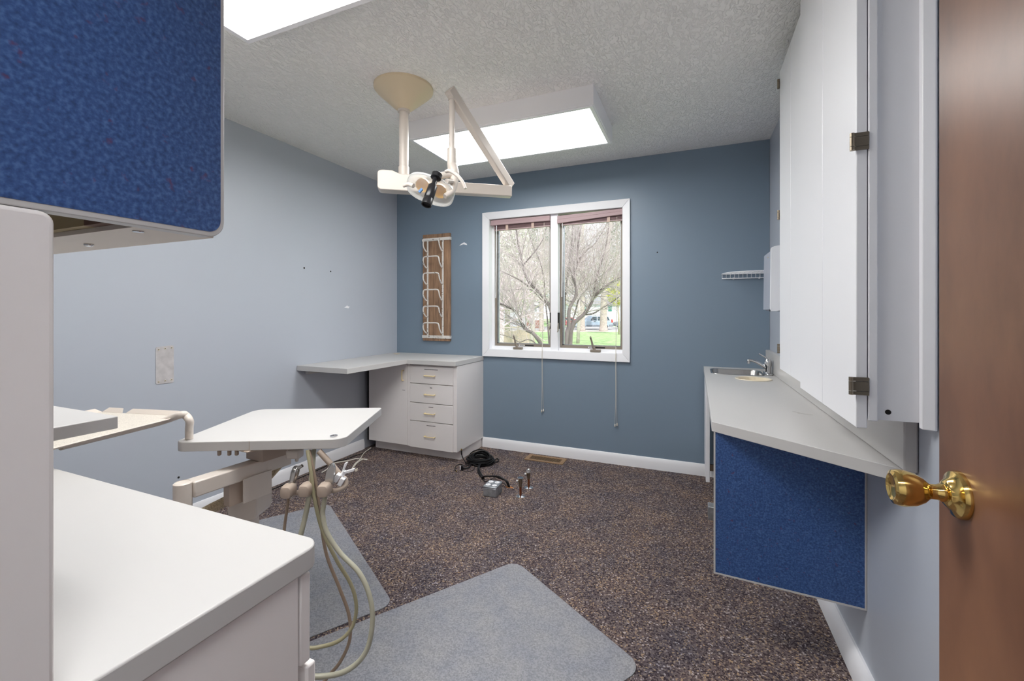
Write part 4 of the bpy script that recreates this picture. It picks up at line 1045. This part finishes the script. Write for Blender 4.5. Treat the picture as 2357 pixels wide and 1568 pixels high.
def at(px, d, z=GZ):
    """a point d metres ahead of the doorway, px/1000 of that to the right of the view axis"""
    p = right*((px - 1178.5)/1000*d) + fwd*d
    return V((p.x, p.y, z))
struct('lawn', box(nb(), -90, 70, 3.75, 140, GZ - .3, GZ), M['lawn'])
def slab(name, f0, f1, z, m):
    b = nb(); prism(b, [(-60, f0), (70, f0), (70, f1), (-60, f1)], GZ, z, lambda u, v, w: right*u + fwd*v + V((0, 0, w))); struct(name, b, m)
slab('pavement', 47.5, 51.5, GZ + .03, M['pavement']); slab('road', 51.6, 66, GZ + .02, M['drive'])

rnd = random.Random(5)
def grow(bm, p, d, L, r, depth, spread=.6, up_=.12, kids=3, n=5):
    """a branch that bends as it goes and forks"""
    pts = [p]; rs = [r]; q = d.normalized()
    k = 3
    for i in range(k):
        q = (q + V((rnd.gauss(0, .16), rnd.gauss(0, .16), rnd.gauss(0, .12) + up_*.5))).normalized()
        pts.append(pts[-1] + q*L/k); rs.append(r*(1 - .45*(i+1)/k))
    tube(bm, pts, rs, n if r > .03 else (4 if r > .01 else 3), caps=False)
    if depth <= 0: return
    for j in range(kids):
        i = rnd.randint(1, k); a = rnd.uniform(0, 6.28)
        s = q.orthogonal().normalized(); u = q.cross(s)
        nd = (q + (s*math.cos(a) + u*math.sin(a))*rnd.uniform(.35, 1)*spread*1.6 + V((0, 0, up_))).normalized()
        grow(bm, pts[i], nd, L*rnd.uniform(.55, .82), rs[i]*rnd.uniform(.5, .75), depth - 1, spread, up_, kids, n)

def cards(bm, c, rx, ry, rz, n, s, ok=None):
    c = V(c)
    for _ in range(n):
        while True:
            v = V((rnd.uniform(-1, 1), rnd.uniform(-1, 1), rnd.uniform(-1, 1)))
            if v.length < 1: break
        p = c + V((v.x*rx, v.y*ry, v.z*rz)); a = V((rnd.gauss(0, 1), rnd.gauss(0, 1), rnd.gauss(0, 1))).normalized(); b_ = a.orthogonal().normalized()*rnd.uniform(.5, 1); e = s*rnd.uniform(.5, 1.3)
        bm.faces.new([bm.verts.new(p + q) for q in (a*e, b_*e*.5, -a*e, -b_*e*.5)])

# two many-stemmed bare shrubs close to the glass
def shrub(label, base, d, stems, twigs):
    t = thing('bare_shrub', label, 'shrub', at(base, d), group='bare shrubs by the window')
    b = nb(); tw = nb()
    for pts, r in stems:
        P = [right*((x - 1178.5)/1000*dd) + fwd*dd + V((0, 0, 1.2136 + (720 - y)/1000*dd)) for x, y, dd in pts]
        P = smooth_path(P, 4); n = len(P)
        tube(b, P, [r*(1 - .72*i/(n - 1)) for i in range(n)], 7, caps=False)
        for i in range(n//3, n):
            for _ in range(twigs if i > n//2.4 else 1):
                dr_ = (P[min(i+1, n-1)] - P[max(i-1, 0)]).normalized()
                grow(tw, P[i], (dr_*.7 + V((rnd.gauss(0, .7), rnd.gauss(0, .7), rnd.gauss(.35, .5)))).normalized(), rnd.uniform(.3, .9), r*rnd.uniform(.12, .24), 2, .7, .05, 4)
    obj('stems', b, M['bark_dark'], t); o = obj('twigs', tw, M['twig'], t); return t
def S(d, *p): return [(x, y, d + k) for x, y, k in p]
shrub('bare grey stemmed shrub crossing the left casement', 1262, 6.2, [
    (S(6.0, (1266, 1060, .2), (1258, 830, .1), (1248, 797, .05), (1236, 778, 0), (1225, 766, 0), (1212, 760, 0), (1203, 748, 0), (1196, 733, 0), (1188, 718, -.05), (1176, 710, -.1), (1152, 700, -.2), (1118, 690, -.3)), .034),
    (S(6.3, (1272, 1060, 0), (1262, 830, 0), (1243, 790, .1), (1215, 760, .2), (1190, 748, .3), (1160, 737, .4), (1130, 728, .5)), .018),
    (S(6.5, (1278, 1060, 0), (1276, 800, 0), (1273, 740, .1), (1264, 704, .1), (1244, 677, .1), (1217, 649, .1), (1203, 612, .2), (1197, 580, .2), (1190, 545, .3), (1186, 500, .3)), .034),
    (S(6.6, (1203, 612, .1), (1222, 590, 0), (1238, 570, 0), (1252, 545, 0), (1262, 500, 0)), .013),
    (S(6.4, (1217, 660, .1), (1198, 646, 0), (1175, 634, 0), (1150, 622, -.1), (1120, 604, -.1)), .014),
    (S(6.8, (1264, 704, .1), (1246, 690, .2), (1224, 668, .2), (1200, 666, .3), (1170, 668, .3), (1140, 665, .3)), .012),
    (S(7.0, (1270, 900, .1), (1262, 760, .2), (1255, 690, .3), (1248, 620, .3), (1225, 560, .4), (1210, 510, .4)), .016),
    (S(6.9, (1262, 830, .1), (1232, 790, .2), (1214, 782, .2), (1196, 788, .2), (1178, 778, .2), (1150, 770, .2)), .012)], 2)
shrub('bare pale stemmed shrub crossing the right casement', 1308, 6.6, [
    (S(6.4, (1300, 1060, .1), (1303, 800, 0), (1309, 752, 0), (1310, 716, 0), (1316, 700, 0), (1324, 686, 0), (1327, 668, 0), (1323, 650, 0), (1320, 638, 0), (1328, 610, .1), (1331, 566, .1), (1338, 515, .2)), .034),
    (S(6.6, (1306, 1060, .1), (1312, 800, 0), (1318, 752, 0), (1330, 736, 0), (1345, 723, 0), (1360, 700, 0), (1366, 686, 0), (1380, 671, -.1), (1400, 655, -.1), (1432, 636, -.2), (1460, 610, -.3)), .04),
    (S(6.6, (1366, 686, 0), (1369, 660, 0), (1374, 638, .1), (1385, 600, .1), (1394, 570, .2), (1400, 530, .2), (1403, 480, .2)), .02),
    (S(6.7, (1342, 725, 0), (1365, 722, 0), (1385, 710, 0), (1410, 695, .1), (1434, 676, .1), (1455, 664, .1)), .015),
    (S(7.0, (1296, 1060, .1), (1297, 800, .1), (1299, 740, .1), (1301, 680, .2), (1310, 610, .2), (1316, 560, .3), (1320, 500, .3)), .026),
    (S(7.1, (1302, 1060, .1), (1306, 820, .1), (1312, 760, .1), (1324, 720, .2), (1332, 690, .2), (1345, 672, .2), (1362, 655, .2), (1376, 640, .2), (1392, 628, .3), (1420, 600, .3)), .018),
    (S(7.2, (1324, 686, .2), (1312, 694, .2), (1300, 688, .2), (1288, 680, .2)), .012),
    (S(7.2, (1331, 600, .2), (1352, 575, .2), (1370, 560, .2), (1400, 510, .2), (1415, 470, .2)), .014)], 2)

# tall trunks at the road
for label, x, w, top, lean in (('straight pale trunk left of the silver car', 1340.5, 12, 470, 1), ('thick leaning pale trunk in front of the silver car', 1389, 17, 470, 26), ('pale trunk behind the picket fence by the garage', 1246.5, 11, 480, -3)):
    d = 49.5
    t = thing('tree', label, 'tree', at(x, d), group='tall bare trees at the road')
    b = nb(); P = [at(x + lean*f*f, d, GZ + f*16) for f in (0, .04, .15, .3, .5, .75, 1)]
    tube(b, P, [w*.5*d/1000*k for k in (1.25, 1, .93, .86, .76, .6, .4)], 12, sm=3); obj('trunk', b, M['bark'], t)
    b = nb()
    for i in range(14):
        f = rnd.uniform(.28, 1); p = at(x + lean*f*f, d, GZ + f*16)
        grow(b, p, V((rnd.gauss(0, 1), rnd.gauss(0, 1), .5)), rnd.uniform(1.6, 3.4), .10*(1.2 - f), 3, .7, .1, 3)
    obj('branches', b, M['twig'], t)

# bare trees and pines that fill the view behind the shrubs
k = 0
for label, x, d, h, m, cm in (('bare pinkish tree filling the left of the left casement', 1150, 17, 8, 'twig_pink', 'bud'), ('bare pale tree behind the left shrub', 1222, 21, 9, 'twig', 'bud_olive'),
        ('bare pinkish tree behind the window mullion', 1276, 34, 12, 'twig_pink', 'bud'), ('bare pale tree behind the right shrub', 1330, 30, 11, 'twig', 'bud_olive'), ('bare tree at the right of the right casement', 1432, 27, 11, 'twig', 'bud')):
    t = thing('bare_tree', label, 'tree', at(x, d), group='bare trees behind the shrubs')
    b = nb(); p0 = at(x, d)
    tube(b, [p0, p0 + V((.1, 0, h*.18)), p0 + V((.0, .1, h*.3))], [.13, .11, .09], 8)
    for i in range(9): grow(b, p0 + V((0, .05, h*(.17 + .02*i))), V((rnd.gauss(0, .9), rnd.gauss(0, .9), rnd.uniform(.3, 1))), rnd.uniform(.24, .36)*h, .05, 4, .66, .06, 4)
    obj('branches', b, M[m], t)
    b = nb(); cards(b, p0 + V((0, 0, h*.66)), h*.40, h*.40, h*.44, 2200, .05); o = obj('buds', b, M[cm], t); o['kind'] = 'stuff'
for label, x, d, h, rr in (('pale evergreen tree beyond the fence on the left', 1168, 40, 13, 3.4), ('evergreen tree beyond the garage', 1222, 78, 17, 3.4), ('evergreen tree above the white house', 1312, 90, 22, 5), ('evergreen tree behind the leaning trunk', 1420, 92, 25, 5.4), ('evergreen tree farthest left', 1120, 51, 16, 4.0), ('hazy evergreen tree between the two houses', 1268, 93, 23, 5.4)):
    t = thing('evergreen_tree', label, 'tree', at(x, d), group='evergreen trees far outside')
    b = nb(); lathe(b, [(.28, 0), (.16, h*.5), (.05, h)], at(x, d), n=8); obj('trunk', b, M['bark'], t)
    b = nb()
    for i in range(9):
        f = i/8; cards(b, at(x, d, GZ + h*(.28 + .68*f)), rr*(1 - .6*f), rr*(1 - .6*f), h*.09, 620, .30)
    o = obj('foliage', b, M['pine'] if x != 1168 else M['bud_olive'], t); o['kind'] = 'stuff'
t = thing('leafy_shrub', 'yellow green leafy shrub at the right of the right casement', 'shrub', at(1424, 42))
b = nb(); tube(b, [at(1426, 42), at(1424, 42, 1.0), at(1420, 42, 3.0)], [.14, .1, .05], 8); obj('stem', b, M['bark'], t)
b = nb(); cards(b, at(1424, 42, 3.3), 1.25, 1.25, 1.5, 1500, .14); o = obj('foliage', b, M['spring'], t); o['kind'] = 'stuff'

# houses
def hb(bm, r0, r1, f0, f1, z0, z1): return prism(bm, [(r0, f0), (r1, f0), (r1, f1), (r0, f1)], z0, z1, lambda u, v, w: right*u + fwd*v + V((0, 0, w)))
def hroof(bm, prof, f0, f1): return prism(bm, prof, f0, f1, lambda u, v, w: right*u + fwd*w + V((0, 0, v)))
hl = thing('garage_house', 'grey gabled house with a white garage door beyond the picket fence', 'house', at(1190, 60))
b = nb(); hb(b, -9, 3.4, 60, 70, GZ, 2.2); hroof(b, [(-9, 2.2), (3.4, 2.2), (-2.6, 4.3)], 60, 70); obj('wall', b, M['siding_grey'], hl)
b = nb(); hroof(b, [(-2.6, 4.75), (-2.6, 4.35), (4.0, 1.95), (4.1, 2.2)], 59.4, 70.5); hroof(b, [(-2.6, 4.75), (-2.6, 4.35), (-9.4, 1.95), (-9.5, 2.2)], 59.4, 70.5); obj('roof', b, M['shingle'], hl)
b = nb(); hroof(b, [(-2.6, 4.8), (-2.6, 4.4), (4.0, 2.0), (4.1, 2.3)], 59.2, 59.4); hroof(b, [(-2.6, 4.8), (-2.6, 4.4), (-9.4, 2.0), (-9.5, 2.3)], 59.2, 59.4); obj('fascia', b, M['siding'], hl)
b = nb(); hb(b, 2.0, 3.0, 59.9, 60, GZ, 1.2); obj('brick_panel', b, M['brick'], hl)
b = nb(); hb(b, 3.0, 3.9, 59.8, 60, .2, 1.3); obj('garage_door', b, M['siding'], hl)
b = nb()
for i in range(5): hb(b, 2.3 + .1*i, 3.9, 58.6 + .25*i, 60, GZ, GZ + .22*(i + 1))
obj('steps', b, M['brick'], hl)
hr = thing('white_house', 'white two storey house with grey roofs behind the silver car', 'house', at(1370, 72))
b = nb(); hb(b, 7.6, 22, 72, 82, GZ, 4.8); hb(b, 9.0, 22, 69.5, 72, GZ, 2.6); obj('wall', b, M['siding'], hr)
b = nb()
for z in [GZ + .35*i for i in range(1, 10)]: hb(b, 9.0, 22, 69.46, 69.5, z, z + .025)
obj('siding_line', b, M['siding_grey'], hr)
b = nb(); hroof(b, [(8.6, 2.55), (22, 2.55), (22, 3.8), (9.2, 3.8)], 69.0, 72.2); obj('porch_roof', b, M['shingle'], hr)
b = nb(); hroof(b, [(7, 4.75), (22.6, 4.75), (22, 6.3), (8, 6.3)], 71.4, 82.6); obj('roof', b, M['shingle'], hr)
for r0 in (8.3, 15.2):
    b = nb(); hb(b, r0, r0 + .9, 71.94, 72, 3.9, 4.6); w_ = obj('window', b, M['carglass'], hr)
    b = nb(); hb(b, r0 - .06, r0 + .96, 71.95, 72, 3.84, 4.66); obj('window_trim', b, M['siding'], w_)
for r0 in (11.2, 15.4):
    b = nb(); hb(b, r0, r0 + .55, 69.42, 69.5, 1.45, 2.35); obj('shutter', b, M['teal'], hr)
    b = nb(); hb(b, r0 - 1.0, r0 - .1, 69.44, 69.5, 1.45, 2.35); obj('window', b, M['siding_grey'], hr)

# picket fence
pf = thing('picket_fence', 'weathered picket fence at the lower left of the left casement', 'fence', at(1180, 24))
f0, f1 = at(1105, 21.5), at(1229, 26)
fd = (f1 - f0); n = 60
b = nb()
for i in range(n):
    p = f0 + fd*((i + .5)/n); h_ = 1.14 + .05*math.sin(i*.33)
    bar(b, p + V((0, 0, .04)), p + V((0, 0, h_)), .052, .018, up=fd.normalized())
obj('picket_panel', b, M['picket'], pf)
for z in (.32, .86, 1.30):
    b = nb(); bar(b, f0 + V((0, 0, z)) + fwd*.03, f1 + V((0, 0, z)) + fwd*.03, .04, .08); obj('rail', b, M['picket'], pf)
for i in range(4):
    p = f0 + fd*(i/3) + fwd*.06; b = nb(); bar(b, p, p + V((0, 0, 1.36)), .1, .1, up=(1, 0, 0)); obj('post', b, M['picket'], pf)

# parked cars
def car(label, x0, d, L, lower, cabin, wheels, paint, wr, panes, rear_left=False):
    s = L/4.7; o = at(x0, d, GZ + .02); W_ = 1.75
    t = thing('car', label, 'car', at(x0, d) + right*L/2, group=None)
    F_ = lambda u, v, w: o + right*(u*s) + V((0, 0, v)) + fwd*w
    b = nb(); prism(b, lower, 0, W_, F_); obj('body', b, M[paint], t, bevel=.06, seg=2)
    b = nb(); loft(b, [[F_(u, v, w + (.16 if v > 1.2 else .02)) if w < 1 else F_(u, v, w - (.16 if v > 1.2 else .02)) for u, v in cabin] for w in (0, W_)], True, True)
    for f in b.faces: f.smooth = False
    obj('cabin', b, M[paint], t, bevel=.04)
    for q in panes:
        b = nb(); loft(b, [[F_(u, v, w + .02 + (.14*(v - 1.05)/.6)) for u, v in q] for w in (-.012, .01)], True, True)
        for f in b.faces: f.smooth = False
        obj('side_window', b, M['carglass'], t)
    for u in wheels:
        for w in (-.02, W_ - .2):
            b = nb(); lathe(b, [(wr*.55, 0), (wr, .02), (wr, .2), (wr*.55, .22)], F_(u, wr, w), fwd, 20); wh = obj('wheel', b, M['tyre'], t)
            b = nb(); lathe(b, [(wr*.55, -.01), (wr*.5, .01), (.05, .0)], F_(u, wr, w), fwd, 16); obj('hub', b, M['galv'], wh)
    return t, F_, s
low = [(.08, .34), (0, .55), (.02, .82), (.2, .98), (1.25, 1.1), (4.55, 1.1), (4.68, 1.0), (4.7, .5), (4.62, .34)]
cabn = [(1.15, 1.05), (1.85, 1.66), (2.1, 1.72), (4.2, 1.72), (4.45, 1.62), (4.62, 1.05)]
t, F_, s = car('silver blue sport utility vehicle parked beyond the lawn', 1323, 54, 4.75, low, cabn, (.95, 3.72), 'carpaint', .36,
    [[(1.95, 1.12), (2.2, 1.6), (2.72, 1.6), (2.72, 1.12)], [(2.82, 1.12), (2.82, 1.6), (3.45, 1.6), (3.5, 1.12)], [(3.62, 1.14), (3.6, 1.6), (4.12, 1.58), (4.3, 1.14)]])
b = nb(); prism(b, [(1.4, .36), (3.3, .36), (3.3, .56), (1.4, .56)], -.02, .02, F_); prism(b, [(4.2, .36), (4.74, .4), (4.74, .62), (4.2, .6)], -.03, 1.78, F_); obj('bumper_trim', b, M['grey_trim'], t)
b = nb(); prism(b, [(4.5, .85), (4.72, .85), (4.66, 1.25), (4.5, 1.25)], -.02, .14, F_); obj('tail_lamp', b, M['tail'], t)
for u in (2.3, 3.3):
    b = nb(); prism(b, [(u, .96), (u + .28, .96), (u + .28, 1.01), (u, 1.01)], -.03, .0, F_); obj('door_handle', b, M['tyre'], t)
b = nb(); bar(b, F_(2.2, 1.78, .3), F_(4.1, 1.78, .3), .05, .05); bar(b, F_(2.6, 1.82, .3), F_(2.6, 1.82, 1.45), .05, .05); bar(b, F_(3.7, 1.82, .3), F_(3.7, 1.82, 1.45), .05, .05); obj('roof_rack', b, M['grey_trim'], t)
low2 = [(.1, .3), (0, .5), (.05, .75), (.3, .86), (1.3, .95), (4.3, .95), (4.65, .8), (4.7, .45), (4.6, .3)]
cab2 = [(1.2, .92), (1.9, 1.36), (3.3, 1.4), (4.1, .92)]
pn2 = [[(1.6, 1.0), (2.0, 1.3), (2.55, 1.31), (2.55, 1.0)], [(2.65, 1.0), (2.65, 1.31), (3.2, 1.3), (3.6, 1.0)]]
car('grey car at the right edge of the right casement, behind the silver one', 1417, 58, 4.5, low2, cab2, (.95, 3.7), 'grey_trim', .31, pn2)
car('red car half hidden behind the right shrub', 1268, 62, 4.4, low2, cab2, (.95, 3.7), 'redpaint', .31, pn2)
#END EXTERIOR
# ------------------------------------------------------------------ light, world, camera
w = bpy.data.worlds.new('sky'); SC.world = w; w.use_nodes = True
bg = w.node_tree.nodes['Background']; bg.inputs['Color'].default_value = (.86, .92, 1, 1); bg.inputs['Strength'].default_value = .88
sun = bpy.data.lights.new('sun', 'SUN'); sun.energy = 1.75; sun.angle = R(3); sun.color = (1, .98, .95)
so = bpy.data.objects.new('sun', sun); COL.objects.link(so); so.rotation_euler = (R(48), 0, R(35)); so['kind'] = 'helper'

cam = bpy.data.cameras.new('camera'); co = bpy.data.objects.new('camera', cam); COL.objects.link(co)
co.location = (0, 0, 1.2136); co.rotation_euler = (R(90), 0, YAW)
cam.sensor_width = 36; cam.lens = 1000/2357*36; cam.shift_y = -64/2357; cam.clip_start = .02; cam.clip_end = 400
SC.camera = co
SC.view_settings.view_transform = 'Standard'; SC.view_settings.look = 'None'; SC.view_settings.exposure = .95; SC.view_settings.gamma = 1
SC.cycles.use_denoising = True; SC.cycles.max_bounces = 10; SC.cycles.diffuse_bounces = 6; SC.cycles.transparent_max_bounces = 24
SC.cycles.sample_clamp_indirect = 6; SC.cycles.caustics_reflective = False; SC.cycles.caustics_refractive = False
